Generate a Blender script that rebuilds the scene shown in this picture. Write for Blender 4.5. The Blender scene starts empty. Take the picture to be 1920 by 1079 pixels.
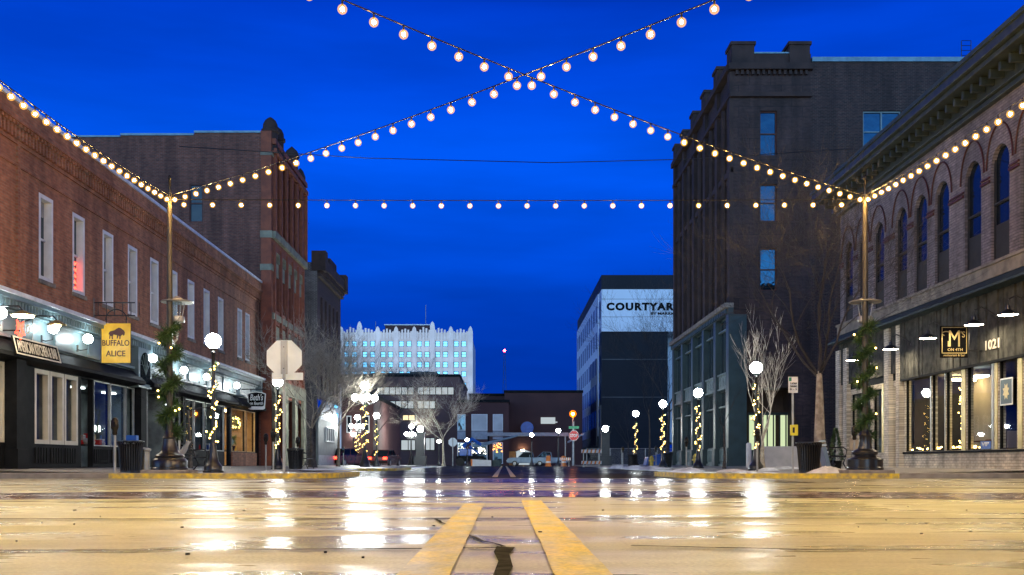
import bpy, bmesh, math, random
from mathutils import Vector, Matrix
R = math.radians
C = bpy.context.scene.collection
sc = bpy.context.scene
F_PX, CX, CY, H = 2000.0, 945.0, 868.0, 0.36
def PX(x, D): return (x - CX) * D / F_PX
def PZ(y, D): return H + (CY - y) * D / F_PX

# ------------------------------------------------------------------ helpers
class MB:
    def __init__(s): s.v, s.f = [], []
    def quad(s, *p):
        b = len(s.v); s.v += [tuple(q) for q in p]; s.f.append(tuple(range(b, b + len(p))))
    def box(s, x0, x1, y0, y1, z0, z1, m=None):
        c = [(x, y, z) for x in (x0, x1) for y in (y0, y1) for z in (z0, z1)]
        if m: c = [tuple(m(*q)) for q in c]
        b = len(s.v); s.v += c
        for q in ((0, 1, 3, 2), (4, 6, 7, 5), (0, 4, 5, 1), (2, 3, 7, 6), (0, 2, 6, 4), (1, 5, 7, 3)):
            s.f.append(tuple(b + i for i in q))
        return s
    def tube(s, pts, rad, n=6, cap=True):
        pts = [Vector(p) for p in pts]
        if not hasattr(rad, '__len__'): rad = [rad] * len(pts)
        b = len(s.v); up = Vector((0.13, 0.07, 1)).normalized()
        for i, p in enumerate(pts):
            d = (pts[min(i + 1, len(pts) - 1)] - pts[max(i - 1, 0)])
            d = d.normalized() if d.length > 1e-9 else Vector((0, 0, 1))
            a = d.cross(up)
            if a.length < 0.15: a = d.cross(Vector((1, 0, 0.1)))
            a.normalize(); c = d.cross(a)
            for k in range(n):
                t = 2 * math.pi * k / n
                s.v.append(tuple(p + (a * math.cos(t) + c * math.sin(t)) * rad[i]))
        for i in range(len(pts) - 1):
            for k in range(n):
                k2 = (k + 1) % n
                s.f.append((b + i * n + k, b + i * n + k2, b + (i + 1) * n + k2, b + (i + 1) * n + k))
        if cap:
            s.f.append(tuple(b + k for k in range(n))[::-1]); s.f.append(tuple(b + (len(pts) - 1) * n + k for k in range(n)))
        return s
    def lathe(s, prof, cx=0, cy=0, n=20, axis='z', cz=0):
        b = len(s.v)
        for r, z in prof:
            for k in range(n):
                t = 2 * math.pi * k / n
                if axis == 'z': s.v.append((cx + r * math.cos(t), cy + r * math.sin(t), cz + z))
                elif axis == 'x': s.v.append((cx + z, cy + r * math.cos(t), cz + r * math.sin(t)))
                else: s.v.append((cx + r * math.cos(t), cy + z, cz + r * math.sin(t)))
        for i in range(len(prof) - 1):
            for k in range(n):
                k2 = (k + 1) % n
                s.f.append((b + i * n + k, b + i * n + k2, b + (i + 1) * n + k2, b + (i + 1) * n + k))
        s.f.append(tuple(b + k for k in range(n))[::-1]); s.f.append(tuple(b + (len(prof) - 1) * n + k for k in range(n)))
        return s
    def ball(s, x, y, z, r, n=14, sz=1.0):
        k = n // 2
        return s.lathe([(max(r * math.sin(math.pi * i / k), 1e-4), -r * sz * math.cos(math.pi * i / k)) for i in range(k + 1)], x, y, n, cz=z)
    def prism(s, poly, fn, a, b):
        """poly of 2-D points, fn(u, v, w) -> xyz, extruded from w=a to w=b"""
        n = len(poly); base = len(s.v)
        s.v += [tuple(fn(u, v, a)) for u, v in poly] + [tuple(fn(u, v, b)) for u, v in poly]
        s.f.append(tuple(base + i for i in range(n))[::-1]); s.f.append(tuple(base + n + i for i in range(n)))
        for i in range(n):
            j = (i + 1) % n; s.f.append((base + i, base + j, base + n + j, base + n + i))
        return s
    def build(s, name, m, parent=None, smooth=False, bevel=0, local=False, fix=True, autosm=None):
        me = bpy.data.meshes.new(name)
        me.from_pydata(s.v, [], s.f)
        if fix:
            bm = bmesh.new(); bm.from_mesh(me)
            bmesh.ops.recalc_face_normals(bm, faces=bm.faces); bm.to_mesh(me); bm.free()
        o = bpy.data.objects.new(name, me); C.objects.link(o)
        if m: me.materials.append(m)
        if smooth:
            for p in me.polygons: p.use_smooth = True
            me.set_sharp_from_angle(angle=R(40))
        if bevel:
            b = o.modifiers.new('bevel', 'BEVEL'); b.width = bevel; b.segments = 2; b.limit_method = 'ANGLE'
        if parent:
            o.parent = parent
            if not local and parent.type == 'EMPTY' and parent.parent is None: o.location = -parent.location
        return o

def build_each(mb, name, m, parent, **k):
    par = list(range(len(mb.v)))
    def fd(i):
        while par[i] != i: par[i] = par[par[i]]; i = par[i]
        return i
    for f in mb.f:
        for i in f[1:]: par[fd(i)] = fd(f[0])
    g = {}
    for f in mb.f: g.setdefault(fd(f[0]), []).append(f)
    for fs in g.values():
        q = MB(); ix = {}
        for f in fs:
            for i in f:
                if i not in ix: ix[i] = len(q.v); q.v.append(mb.v[i])
            q.f.append(tuple(ix[i] for i in f))
        q.build(name, m, parent, **k)
def tag(o, label=None, cat=None, group=None, kind=None):
    if label: o['label'] = label
    if cat: o['category'] = cat
    if group: o['group'] = group
    if kind: o['kind'] = kind
    return o
def thing(name, loc, label, cat, group=None, rz=0):
    o = bpy.data.objects.new(name, None); C.objects.link(o); o.location = Vector(loc); o.rotation_euler = (0, 0, rz)
    o.empty_display_size = 0.2
    return tag(o, label, cat, group)
def copy_tree(o, parent=None):
    c = o.copy(); C.objects.link(c)
    if parent: c.parent = parent
    for ch in kids.get(o, o.children): copy_tree(ch, c)
    return c
kids = {}
def dup(root, loc, label=None, rz=0, group=None, scale=None):
    r = copy_tree(root); r.location = Vector(loc); r.rotation_euler = (0, 0, rz)
    if scale: r.scale = (scale,) * 3
    if label: r['label'] = label
    if group: r['group'] = group
    return r

# faces of buildings: local (u along the wall, z up, w outwards)
def faceL(X): return lambda u, z, w: (X + w, u, z)          # left side of street, looks +X
def faceR(X): return lambda u, z, w: (X - w, u, z)          # right side of street, looks -X
def faceC(Y): return lambda u, z, w: (u, Y - w, z)          # looks at the camera
def fbox(mb, F, u0, u1, z0, z1, w0, w1): mb.box(u0, u1, z0, z1, w0, w1, m=F); return mb
def wall(mb, F, u0, u1, z0, z1, holes, depth=0.25):
    us = sorted({u0, u1} | {h[0] for h in holes} | {h[1] for h in holes}); us = [u for u in us if u0 <= u <= u1]
    zs = sorted({z0, z1} | {h[2] for h in holes} | {h[3] for h in holes}); zs = [z for z in zs if z0 <= z <= z1]
    for a, b in zip(us, us[1:]):
        for c, d in zip(zs, zs[1:]):
            mu, mz = (a + b) / 2, (c + d) / 2
            if any(h[0] < mu < h[1] and h[2] < mz < h[3] for h in holes): continue
            mb.quad(F(a, c, 0), F(b, c, 0), F(b, d, 0), F(a, d, 0))
    for a, b, c, d in [h[:4] for h in holes]:
        for (p, q) in (((a, c), (b, c)), ((b, c), (b, d)), ((b, d), (a, d)), ((a, d), (a, c))):
            mb.quad(F(p[0], p[1], 0), F(q[0], q[1], 0), F(q[0], q[1], -depth), F(p[0], p[1], -depth))
    return mb
def spandrel(mb, F, u0, u1, zs, depth=0.25, n=12):
    """fills the corners above a round arch that springs at zs inside hole u0..u1"""
    r = (u1 - u0) / 2; c = (u0 + u1) / 2; zt = zs + r
    pts = [(c - r * math.cos(math.pi * i / n), zs + r * math.sin(math.pi * i / n)) for i in range(n + 1)]
    for (a, b), (e, f) in zip(pts, pts[1:]):
        mb.quad(F(a, b, 0), F(e, f, 0), F(e, zt, 0), F(a, zt, 0))
        mb.quad(F(a, b, 0), F(e, f, 0), F(e, f, -depth), F(a, b, -depth))

# ------------------------------------------------------------------ materials
def nt(name):
    m = bpy.data.materials.new(name); m.use_nodes = True
    n = m.node_tree.nodes; l = m.node_tree.links
    return m, n, l, n['Principled BSDF']
def rgb(c): return (c[0], c[1], c[2], 1)
def pm(name, col, rough=0.6, metal=0.0, col2=None, nscale=3.0, bump=0.0, bscale=20.0, spec=0.5, coat=0.0, rough2=None):
    m, n, l, p = nt(name)
    p.inputs['Base Color'].default_value = rgb(col); p.inputs['Roughness'].default_value = rough
    p.inputs['Metallic'].default_value = metal; p.inputs['Specular IOR Level'].default_value = spec
    p.inputs['Coat Weight'].default_value = coat
    g = n.new('ShaderNodeNewGeometry')
    if col2 is None: col2 = tuple(c * 0.72 for c in col)
    t = n.new('ShaderNodeTexNoise'); t.inputs['Scale'].default_value = nscale; t.inputs['Detail'].default_value = 6
    l.new(g.outputs['Position'], t.inputs['Vector'])
    r = n.new('ShaderNodeMapRange'); r.inputs[1].default_value = 0.35; r.inputs[2].default_value = 0.68
    l.new(t.outputs['Fac'], r.inputs[0])
    x = n.new('ShaderNodeMix'); x.data_type = 'RGBA'; x.inputs[6].default_value = rgb(col); x.inputs[7].default_value = rgb(col2)
    l.new(r.outputs[0], x.inputs[0]); l.new(x.outputs[2], p.inputs['Base Color'])
    if rough2 is not None:
        q = n.new('ShaderNodeMapRange'); q.inputs[1].default_value = .3; q.inputs[2].default_value = .7
        q.inputs[3].default_value = rough; q.inputs[4].default_value = rough2
        l.new(t.outputs['Fac'], q.inputs[0]); l.new(q.outputs[0], p.inputs['Roughness'])
    if bump:
        t2 = n.new('ShaderNodeTexNoise'); t2.inputs['Scale'].default_value = bscale; t2.inputs['Detail'].default_value = 4
        l.new(g.outputs['Position'], t2.inputs['Vector'])
        b = n.new('ShaderNodeBump'); b.inputs['Strength'].default_value = bump; b.inputs['Distance'].default_value = 0.02
        l.new(t2.outputs['Fac'], b.inputs['Height']); l.new(b.outputs['Normal'], p.inputs['Normal'])
    return m
def brick(name, c1, c2, mort, axis='x', rough=0.85, stain=None, bw=0.24, rh=0.085, ms=0.014, big=0.5):
    m, n, l, p = nt(name); p.inputs['Roughness'].default_value = rough
    g = n.new('ShaderNodeNewGeometry'); s = n.new('ShaderNodeSeparateXYZ'); l.new(g.outputs['Position'], s.inputs[0])
    c = n.new('ShaderNodeCombineXYZ'); l.new(s.outputs[1 if axis == 'x' else 0], c.inputs[0]); l.new(s.outputs[2], c.inputs[1])
    b = n.new('ShaderNodeTexBrick'); l.new(c.outputs[0], b.inputs['Vector'])
    b.inputs['Color1'].default_value = rgb(c1); b.inputs['Color2'].default_value = rgb(c2); b.inputs['Mortar'].default_value = rgb(mort)
    b.inputs['Scale'].default_value = 1; b.inputs['Mortar Size'].default_value = ms; b.inputs['Brick Width'].default_value = bw
    b.inputs['Row Height'].default_value = rh; b.inputs['Bias'].default_value = -0.1; b.inputs['Mortar Smooth'].default_value = .2
    t = n.new('ShaderNodeTexNoise'); t.inputs['Scale'].default_value = big; t.inputs['Detail'].default_value = 8; t.inputs['Roughness'].default_value = .65
    l.new(g.outputs['Position'], t.inputs['Vector'])
    r = n.new('ShaderNodeMapRange'); r.inputs[1].default_value = .4; r.inputs[2].default_value = .7; r.inputs[3].default_value = 0; r.inputs[4].default_value = .75
    l.new(t.outputs['Fac'], r.inputs[0])
    x = n.new('ShaderNodeMix'); x.data_type = 'RGBA'; l.new(r.outputs[0], x.inputs[0]); l.new(b.outputs['Color'], x.inputs[6])
    x.inputs[7].default_value = rgb(stain or tuple(k * .5 for k in c1)); l.new(x.outputs[2], p.inputs['Base Color'])
    t3 = n.new('ShaderNodeTexNoise'); t3.inputs['Scale'].default_value = 3; t3.inputs['Detail'].default_value = 5; mp3 = n.new('ShaderNodeMapping'); mp3.inputs['Scale'].default_value = (1.1, 2.6, 1); l.new(c.outputs[0], mp3.inputs[0]); l.new(mp3.outputs[0], t3.inputs['Vector'])
    hs = n.new('ShaderNodeHueSaturation'); l.new(x.outputs[2], hs.inputs['Color'])
    r3 = n.new('ShaderNodeMapRange'); r3.inputs[1].default_value = .3; r3.inputs[2].default_value = .7; r3.inputs[3].default_value = .74; r3.inputs[4].default_value = 1.3
    l.new(t3.outputs['Fac'], r3.inputs[0])
    mq = n.new('ShaderNodeMapping'); mq.inputs['Scale'].default_value = (1.6, .16, 1); l.new(c.outputs[0], mq.inputs[0])
    t4 = n.new('ShaderNodeTexNoise'); t4.inputs['Scale'].default_value = 1; t4.inputs['Detail'].default_value = 6; l.new(mq.outputs[0], t4.inputs['Vector'])
    r4 = n.new('ShaderNodeMapRange'); r4.inputs[1].default_value = .35; r4.inputs[2].default_value = .65; r4.inputs[3].default_value = .62; r4.inputs[4].default_value = 1.2; l.new(t4.outputs['Fac'], r4.inputs[0])
    mm = n.new('ShaderNodeMath'); mm.operation = 'MULTIPLY'; l.new(r3.outputs[0], mm.inputs[0]); l.new(r4.outputs[0], mm.inputs[1]); l.new(mm.outputs[0], hs.inputs['Value']); l.new(hs.outputs[0], p.inputs['Base Color'])
    bp = n.new('ShaderNodeBump'); bp.inputs['Strength'].default_value = .6; bp.inputs['Distance'].default_value = .01; bp.invert = True
    l.new(b.outputs['Fac'], bp.inputs['Height']); l.new(bp.outputs['Normal'], p.inputs['Normal'])
    return m
def emit(name, col, s, sample=True):
    m = bpy.data.materials.new(name); m.use_nodes = True; n = m.node_tree.nodes; l = m.node_tree.links
    n.clear(); o = n.new('ShaderNodeOutputMaterial'); e = n.new('ShaderNodeEmission')
    e.inputs[0].default_value = rgb(col); e.inputs[1].default_value = s; l.new(e.outputs[0], o.inputs[0])
    m.cycles.emission_sampling = 'AUTO' if sample else 'NONE'
    return m
def schlick(n, l, base, k=.55):
    g = n.new('ShaderNodeNewGeometry'); d = n.new('ShaderNodeVectorMath'); d.operation = 'DOT_PRODUCT'; l.new(g.outputs['Incoming'], d.inputs[0]); l.new(g.outputs['Normal'], d.inputs[1])
    a = n.new('ShaderNodeMath'); a.operation = 'ABSOLUTE'; l.new(d.outputs['Value'], a.inputs[0])
    b = n.new('ShaderNodeMath'); b.operation = 'SUBTRACT'; b.inputs[0].default_value = 1; l.new(a.outputs[0], b.inputs[1])
    p = n.new('ShaderNodeMath'); p.operation = 'POWER'; p.inputs[1].default_value = 5; l.new(b.outputs[0], p.inputs[0])
    m = n.new('ShaderNodeMath'); m.operation = 'MULTIPLY_ADD'; m.use_clamp = True; l.new(p.outputs[0], m.inputs[0]); m.inputs[1].default_value = k; m.inputs[2].default_value = base
    return m
def glass(name, tint=(.85, .9, .9), base=.04, rough=.02):
    m = bpy.data.materials.new(name); m.use_nodes = True; n = m.node_tree.nodes; l = m.node_tree.links
    n.clear(); o = n.new('ShaderNodeOutputMaterial'); t = n.new('ShaderNodeBsdfTransparent'); g = n.new('ShaderNodeBsdfGlossy')
    t.inputs[0].default_value = rgb(tint); g.inputs['Roughness'].default_value = rough; g.inputs[0].default_value = (.9, .95, 1, 1)
    a = schlick(n, l, base); x = n.new('ShaderNodeMixShader')
    l.new(a.outputs[0], x.inputs[0]); l.new(t.outputs[0], x.inputs[1]); l.new(g.outputs[0], x.inputs[2]); l.new(x.outputs[0], o.inputs[0])
    return m
def mirror_glass(name, dark=(.01, .015, .02), refl=.4, tint=(.8, .95, 1), wob=.02, rough=.03):
    m = bpy.data.materials.new(name); m.use_nodes = True; n = m.node_tree.nodes; l = m.node_tree.links
    n.clear(); o = n.new('ShaderNodeOutputMaterial'); d = n.new('ShaderNodeBsdfDiffuse'); g = n.new('ShaderNodeBsdfGlossy')
    d.inputs[0].default_value = rgb(dark); g.inputs[0].default_value = rgb(tint); g.inputs['Roughness'].default_value = rough
    a = schlick(n, l, refl); x = n.new('ShaderNodeMixShader')
    t = n.new('ShaderNodeTexNoise'); t.inputs['Scale'].default_value = 1.3; ge = n.new('ShaderNodeNewGeometry'); l.new(ge.outputs['Position'], t.inputs['Vector'])
    b = n.new('ShaderNodeBump'); b.inputs['Strength'].default_value = wob * 10; b.inputs['Distance'].default_value = .05
    l.new(t.outputs['Fac'], b.inputs['Height']); l.new(b.outputs[0], g.inputs['Normal'])
    l.new(a.outputs[0], x.inputs[0]); l.new(d.outputs[0], x.inputs[1]); l.new(g.outputs[0], x.inputs[2]); l.new(x.outputs[0], o.inputs[0])
    return m

M = dict(
 brick_red=brick('red_brick', (.38, .138, .064), (.25, .088, .042), (.30, .17, .10), stain=(.22, .08, .04)),
 brick_side=brick('old_brick', (.2, .065, .035), (.12, .04, .025), (.16, .10, .08), axis='y', stain=(.09, .038, .028), big=.35),
 stone_red=pm('red_sandstone', (.26, .075, .035), .8, col2=(.17, .05, .028), bump=.3),
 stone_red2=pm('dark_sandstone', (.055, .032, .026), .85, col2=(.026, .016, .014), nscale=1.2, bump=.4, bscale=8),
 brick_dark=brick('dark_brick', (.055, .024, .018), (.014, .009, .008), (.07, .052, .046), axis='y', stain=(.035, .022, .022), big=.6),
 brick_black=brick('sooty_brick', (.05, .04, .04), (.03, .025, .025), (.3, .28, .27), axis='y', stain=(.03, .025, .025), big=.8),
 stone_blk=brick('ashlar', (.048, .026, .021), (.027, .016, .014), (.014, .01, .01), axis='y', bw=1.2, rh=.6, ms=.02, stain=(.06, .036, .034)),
 brick_pale=brick('pale_brick', (.28, .225, .215), (.21, .17, .165), (.13, .11, .105), stain=(.17, .14, .135)),
 brick_paint=brick('painted_brick', (.66, .59, .46), (.6, .54, .43), (.38, .33, .25), axis='x', stain=(.42, .36, .28)),
 stone_pale=pm('weathered_stone', (.3, .26, .2), .85, col2=(.14, .12, .1), nscale=2.5, bump=.5, bscale=10),
 stone_band=pm('carved_stone', (.26, .25, .17), .85, col2=(.13, .12, .09), nscale=2, bump=.6, bscale=5),
 white=pm('white_paint', (.72, .72, .7), .45, col2=(.6, .6, .58)),
 cream=pm('cream_paint', (.6, .56, .45), .5, col2=(.5, .46, .36)),
 cap=pm('white_coping', (.7, .72, .74), .4, col2=(.5, .52, .54)),
 cap_teal=pm('verdigris_coping', (.16, .3, .36), .4, metal=.3, col2=(.1, .2, .26)),
 teal=pm('teal_panel_paint', (.16, .235, .25), .35, col2=(.1, .16, .175), nscale=1.5, spec=.6),
 teal_dark=pm('dark_green_paint', (.028, .055, .055), .4, col2=(.018, .036, .036), nscale=2),
 teal_light=pm('pale_green_paint', (.19, .27, .255), .45, col2=(.11, .16, .155)),
 slate=pm('slate_metal', (.06, .085, .085), .6, metal=.1, col2=(.04, .06, .065), nscale=2.5, spec=.1),
 charcoal=pm('charcoal_paint', (.014, .015, .016), .6, col2=(.009, .01, .011), spec=.04),
 board=pm('weathered_board', (.10, .10, .09), .8, col2=(.05, .052, .05), nscale=4, spec=0),
 black=pm('black_iron', (.012, .012, .013), .28, metal=.0, col2=(.02, .02, .02), spec=.6),
 iron=pm('dark_bronze', (.05, .042, .028), .3, metal=.7, col2=(.03, .026, .02)),
 pole=pm('brushed_bronze_pole', (.06, .05, .03), .4, metal=.4, col2=(.035, .03, .02)),
 galv=pm('galvanised_steel', (.42, .42, .39), .42, metal=.6, col2=(.3, .3, .28)),
 signback=pm('sign_aluminium', (.82, .9, .9), .4, metal=0.0, col2=(.68, .76, .75), nscale=2.5),
 conc=pm('sidewalk_concrete', (.34, .31, .27), .55, col2=(.2, .18, .16), nscale=.8, bump=.2, bscale=40, rough2=.25),
 kerb=pm('kerb_concrete', (.32, .29, .25), .6, col2=(.18, .16, .14), bump=.3),
 yellow=pm('yellow_kerb_paint', (.85, .62, .03), .5, col2=(.3, .24, .13), nscale=7, bump=.3),
 snow=pm('old_snow', (.8, .82, .85), .6, col2=(.5, .5, .5), nscale=3, bump=.6, bscale=15),
 tar=pm('crack_filler', (.03, .028, .022), .9, col2=(.07, .062, .045), nscale=12, bump=.4, spec=0),
 bark=pm('bark', (.14, .115, .09), .9, col2=(.06, .05, .04), nscale=8, bump=.6, bscale=25),
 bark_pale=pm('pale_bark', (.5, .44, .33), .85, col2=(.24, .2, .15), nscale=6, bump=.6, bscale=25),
 twig=pm('twig_bark', (.05, .045, .042), .85, col2=(.03, .027, .026)),
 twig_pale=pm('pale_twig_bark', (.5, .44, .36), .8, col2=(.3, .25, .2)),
 pine=pm('garland_needles', (.05, .115, .022), .5, col2=(.018, .045, .012), nscale=6),
 cornice_dark=pm('blackened_green_paint', (.02, .03, .026), .5, col2=(.05, .06, .045), nscale=3), dim_grey=pm('dim_grey_paint', (.12, .14, .15), .6), signblack=pm('matt_black_board', (.01, .01, .01), .9, spec=0), gold=pm('gold_lettering', (.6, .45, .18), .4, metal=.3),
 boxyel=pm('yellow_plastic', (.8, .68, .03), .4), signyel=pm('amber_sign_paint', (.95, .56, .03), .45, col2=(.8, .42, .02), nscale=3),
 brown=pm('rust_brown_paint', (.09, .02, .01), .6),
 hotel_w=pm('white_cladding', (.72, .8, .88), .5, col2=(.66, .74, .82), nscale=.2),
 hotel_d=pm('charcoal_cladding', (.012, .015, .022), .6, col2=(.009, .011, .016), spec=.2, nscale=.3),
 hotel_g=pm('grey_cladding', (.16, .165, .17), .6, nscale=.3),
 terracotta=pm('glazed_terracotta', (.78, .74, .70), .55, col2=(.6, .56, .53), nscale=.25, bump=.3, bscale=1),
 brown_brick=pm('brown_brick_far', (.15, .08, .07), .85, col2=(.11, .058, .054), nscale=.3),
 brown_brick2=pm('maroon_brick_far', (.085, .034, .03), .85, col2=(.06, .025, .024), nscale=.3),
 panelgrey=pm('grey_panel', (.3, .33, .38), .5),
 blind=pm('window_blind', (.6, .6, .58), .6, col2=(.45, .45, .44), nscale=.6),
 blind_dim=pm('dim_roller_blind', (.2, .2, .21), .25, col2=(.15, .15, .16), coat=.6), red=pm('red_sign_paint', (.6, .02, .02), .4, col2=(.5, .02, .02)),
 green=pm('green_sign_paint', (.02, .28, .12), .4),
 blue=pm('blue_paint', (.02, .12, .5), .35),
 orange=pm('orange_reflective', (.8, .22, .02), .4),
 steelblue=pm('pale_blue_car_paint', (.2, .29, .38), .3, coat=.5),
 darkcar=pm('maroon_car_paint', (.12, .02, .02), .25, coat=.5),
 rubber=pm('tyre_rubber', (.02, .02, .02), .8),
 dark=pm('dark_interior', (.03, .028, .026), .8),
 cafe=pm('interior_plaster', (.42, .36, .27), .8, col2=(.3, .26, .2), nscale=1),
 shopwall=pm('shop_plaster', (.2, .24, .24), .8, col2=(.06, .07, .08), nscale=1.5),
 warmwall=pm('warm_shop_plaster', (.62, .42, .22), .8, col2=(.4, .25, .12), nscale=2),
 goldmull=pm('brass_mullion', (.55, .42, .16), .35, metal=.6),
 glass=glass('shop_glass'), pane=mirror_glass('upper_window_glass', refl=.12),
 pane_far=mirror_glass('far_window_glass', refl=.5, tint=(.5, .9, 1), wob=0, rough=.05),
 pane_blue=mirror_glass('blue_reflecting_glass', refl=.10, tint=(.12, .55, 1)), pane_dark=mirror_glass('dark_window_glass', refl=.035),
 acrylic=glass('clear_acrylic', tint=(.75, .8, .8), base=.12, rough=.15),
 bulb=emit('warm_festoon_bulb', (1, .68, .30), 850), fairy=emit('fairy_bulb', (1, .62, .16), 22, False),
 globe=emit('white_globe', (.93, 1, .95), 190), sconce=emit('sconce_globe', (.85, .97, 1), 45), orange_lamp=emit('orange_lamp', (1, .45, .08), 200), sodium=emit('sodium_lamp', (1, .78, .36), 5200),
 barn=emit('barn_lamp_disc', (1, .82, .55), 95), warmshop=emit('bright_shop_lamp', (1, .72, .36), 70), warmlamp=emit('warm_ceiling_lamp', (1, .72, .38), 16), coollamp=emit('cool_ceiling_lamp', (.9, 1, .98), 9),
 neon=emit('red_neon', (1, .06, .03), 7, False), redlamp=emit('red_beacon', (1, .05, .08), 40, False), tail=emit('tail_lamp', (1, .05, .02), 9, False),
 litwin=emit('lit_window', (1, .8, .45), 1.4, False), litcool=emit('lit_cool_window', (.75, .85, .9), .65, False), litgreen=emit('lit_green_window', (.72, .85, .5), .95, False),
 festive=emit('coloured_window_lamps', (1, .35, .08), 4, False), whitefest=emit('white_window_lamps', (1, .95, .75), 5, False),
)
def amber_halo():  # tinted shell whose emission paints an amber halo round each bulb
    m = bpy.data.materials.new('amber_bulb_halo'); m.use_nodes = True; n = m.node_tree.nodes; l = m.node_tree.links
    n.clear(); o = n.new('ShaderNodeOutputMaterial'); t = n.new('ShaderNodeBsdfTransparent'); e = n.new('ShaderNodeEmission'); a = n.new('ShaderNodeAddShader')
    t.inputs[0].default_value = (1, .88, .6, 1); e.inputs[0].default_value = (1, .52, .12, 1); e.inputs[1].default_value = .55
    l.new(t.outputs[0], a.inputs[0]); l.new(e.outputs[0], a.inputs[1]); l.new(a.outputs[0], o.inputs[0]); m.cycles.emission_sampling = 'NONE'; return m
M['amber'] = amber_halo(); M['orange_halo'] = M['amber'].copy(); M['orange_halo'].name = 'orange_lamp_halo'
for nd in M['orange_halo'].node_tree.nodes:
    if nd.type == 'EMISSION': nd.inputs[0].default_value = (1, .25, .01, 1); nd.inputs[1].default_value = 1.0  # orange glow round the far lamp is put into its shell's emission
    if nd.type == 'BSDF_TRANSPARENT': nd.inputs[0].default_value = (1, .6, .2, 1)
# wet ground
def wet(name, c1, c2, r_wet, r_dry, axis_scale=(.35, 1.0), bump=.12, nscale=.6, fine=60, spec=.5):
    m, n, l, p = nt(name); p.inputs['Specular IOR Level'].default_value = spec
    g = n.new('ShaderNodeNewGeometry')
    mp = n.new('ShaderNodeMapping'); mp.inputs['Scale'].default_value = (axis_scale[0], axis_scale[1], 1); l.new(g.outputs['Position'], mp.inputs[0])
    t = n.new('ShaderNodeTexNoise'); t.inputs['Scale'].default_value = nscale; t.inputs['Detail'].default_value = 9; t.inputs['Roughness'].default_value = .62
    l.new(mp.outputs[0], t.inputs['Vector'])
    cr = n.new('ShaderNodeMapRange'); cr.inputs[1].default_value = .38; cr.inputs[2].default_value = .64; l.new(t.outputs['Fac'], cr.inputs[0])
    x = n.new('ShaderNodeMix'); x.data_type = 'RGBA'; x.inputs[6].default_value = rgb(c2); x.inputs[7].default_value = rgb(c1); l.new(cr.outputs[0], x.inputs[0])
    f = n.new('ShaderNodeTexNoise'); f.inputs['Scale'].default_value = fine; f.inputs['Detail'].default_value = 4; l.new(g.outputs['Position'], f.inputs['Vector'])
    fr = n.new('ShaderNodeMapRange'); fr.inputs[1].default_value = .3; fr.inputs[2].default_value = .7; fr.inputs[3].default_value = .66; fr.inputs[4].default_value = 1.28; l.new(f.outputs['Fac'], fr.inputs[0])
    hv = n.new('ShaderNodeHueSaturation'); l.new(x.outputs[2], hv.inputs['Color']); l.new(fr.outputs[0], hv.inputs['Value'])
    # speckle of grit
    v = n.new('ShaderNodeTexVoronoi'); v.inputs['Scale'].default_value = 5; l.new(g.outputs['Position'], v.inputs['Vector'])
    vr = n.new('ShaderNodeMapRange'); vr.inputs[1].default_value = .02; vr.inputs[2].default_value = .05; vr.inputs[3].default_value = .55; vr.inputs[4].default_value = 1; l.new(v.outputs['Distance'], vr.inputs[0])
    h2 = n.new('ShaderNodeHueSaturation'); l.new(hv.outputs[0], h2.inputs['Color']); l.new(vr.outputs[0], h2.inputs['Value'])
    l.new(h2.outputs[0], p.inputs['Base Color'])
    t2 = n.new('ShaderNodeTexNoise'); t2.inputs['Scale'].default_value = nscale * 1.7; t2.inputs['Detail'].default_value = 7; l.new(mp.outputs[0], t2.inputs['Vector'])
    rr = n.new('ShaderNodeMapRange'); rr.inputs[1].default_value = .4; rr.inputs[2].default_value = .62; rr.inputs[3].default_value = r_wet; rr.inputs[4].default_value = r_dry
    l.new(t2.outputs['Fac'], rr.inputs[0]); l.new(rr.outputs[0], p.inputs['Roughness'])
    b = n.new('ShaderNodeBump'); b.inputs['Strength'].default_value = bump; b.inputs['Distance'].default_value = .006
    l.new(f.outputs['Fac'], b.inputs['Height'])
    b2 = n.new('ShaderNodeBump'); b2.inputs['Strength'].default_value = bump * .8; b2.inputs['Distance'].default_value = .03
    t3 = n.new('ShaderNodeTexNoise'); t3.inputs['Scale'].default_value = 5; t3.inputs['Detail'].default_value = 3; l.new(g.outputs['Position'], t3.inputs['Vector'])
    l.new(t3.outputs['Fac'], b2.inputs['Height']); l.new(b.outputs[0], b2.inputs['Normal']); l.new(b2.outputs[0], p.inputs['Normal'])
    return m
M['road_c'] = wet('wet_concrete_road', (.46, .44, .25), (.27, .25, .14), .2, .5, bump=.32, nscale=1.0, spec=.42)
M['asph'] = wet('wet_asphalt', (.06, .06, .06), (.035, .035, .037), .34, .6, bump=.4, spec=.12)
am = M['asph']; an, al = am.node_tree.nodes, am.node_tree.links; ao = an['Material Output']; ap = an['Principled BSDF']; ap.inputs['Specular IOR Level'].default_value = 0
ag = an.new('ShaderNodeBsdfGlossy'); ag.inputs[0].default_value = (.6, .6, .62, 1); ag.inputs['Roughness'].default_value = .22; ax = an.new('ShaderNodeMixShader')
at = an.new('ShaderNodeTexNoise'); at.inputs['Scale'].default_value = .5; at.inputs['Detail'].default_value = 8; ar = an.new('ShaderNodeMapRange'); ar.inputs[1].default_value = .42; ar.inputs[2].default_value = .65; ar.inputs[3].default_value = .02; ar.inputs[4].default_value = .3
age = an.new('ShaderNodeNewGeometry'); al.new(age.outputs['Position'], at.inputs['Vector']); al.new(at.outputs['Fac'], ar.inputs[0]); al.new(ar.outputs[0], ax.inputs[0]); al.new(ap.outputs[0], ax.inputs[1]); al.new(ag.outputs[0], ax.inputs[2]); al.new(ax.outputs[0], ao.inputs[0])
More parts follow.
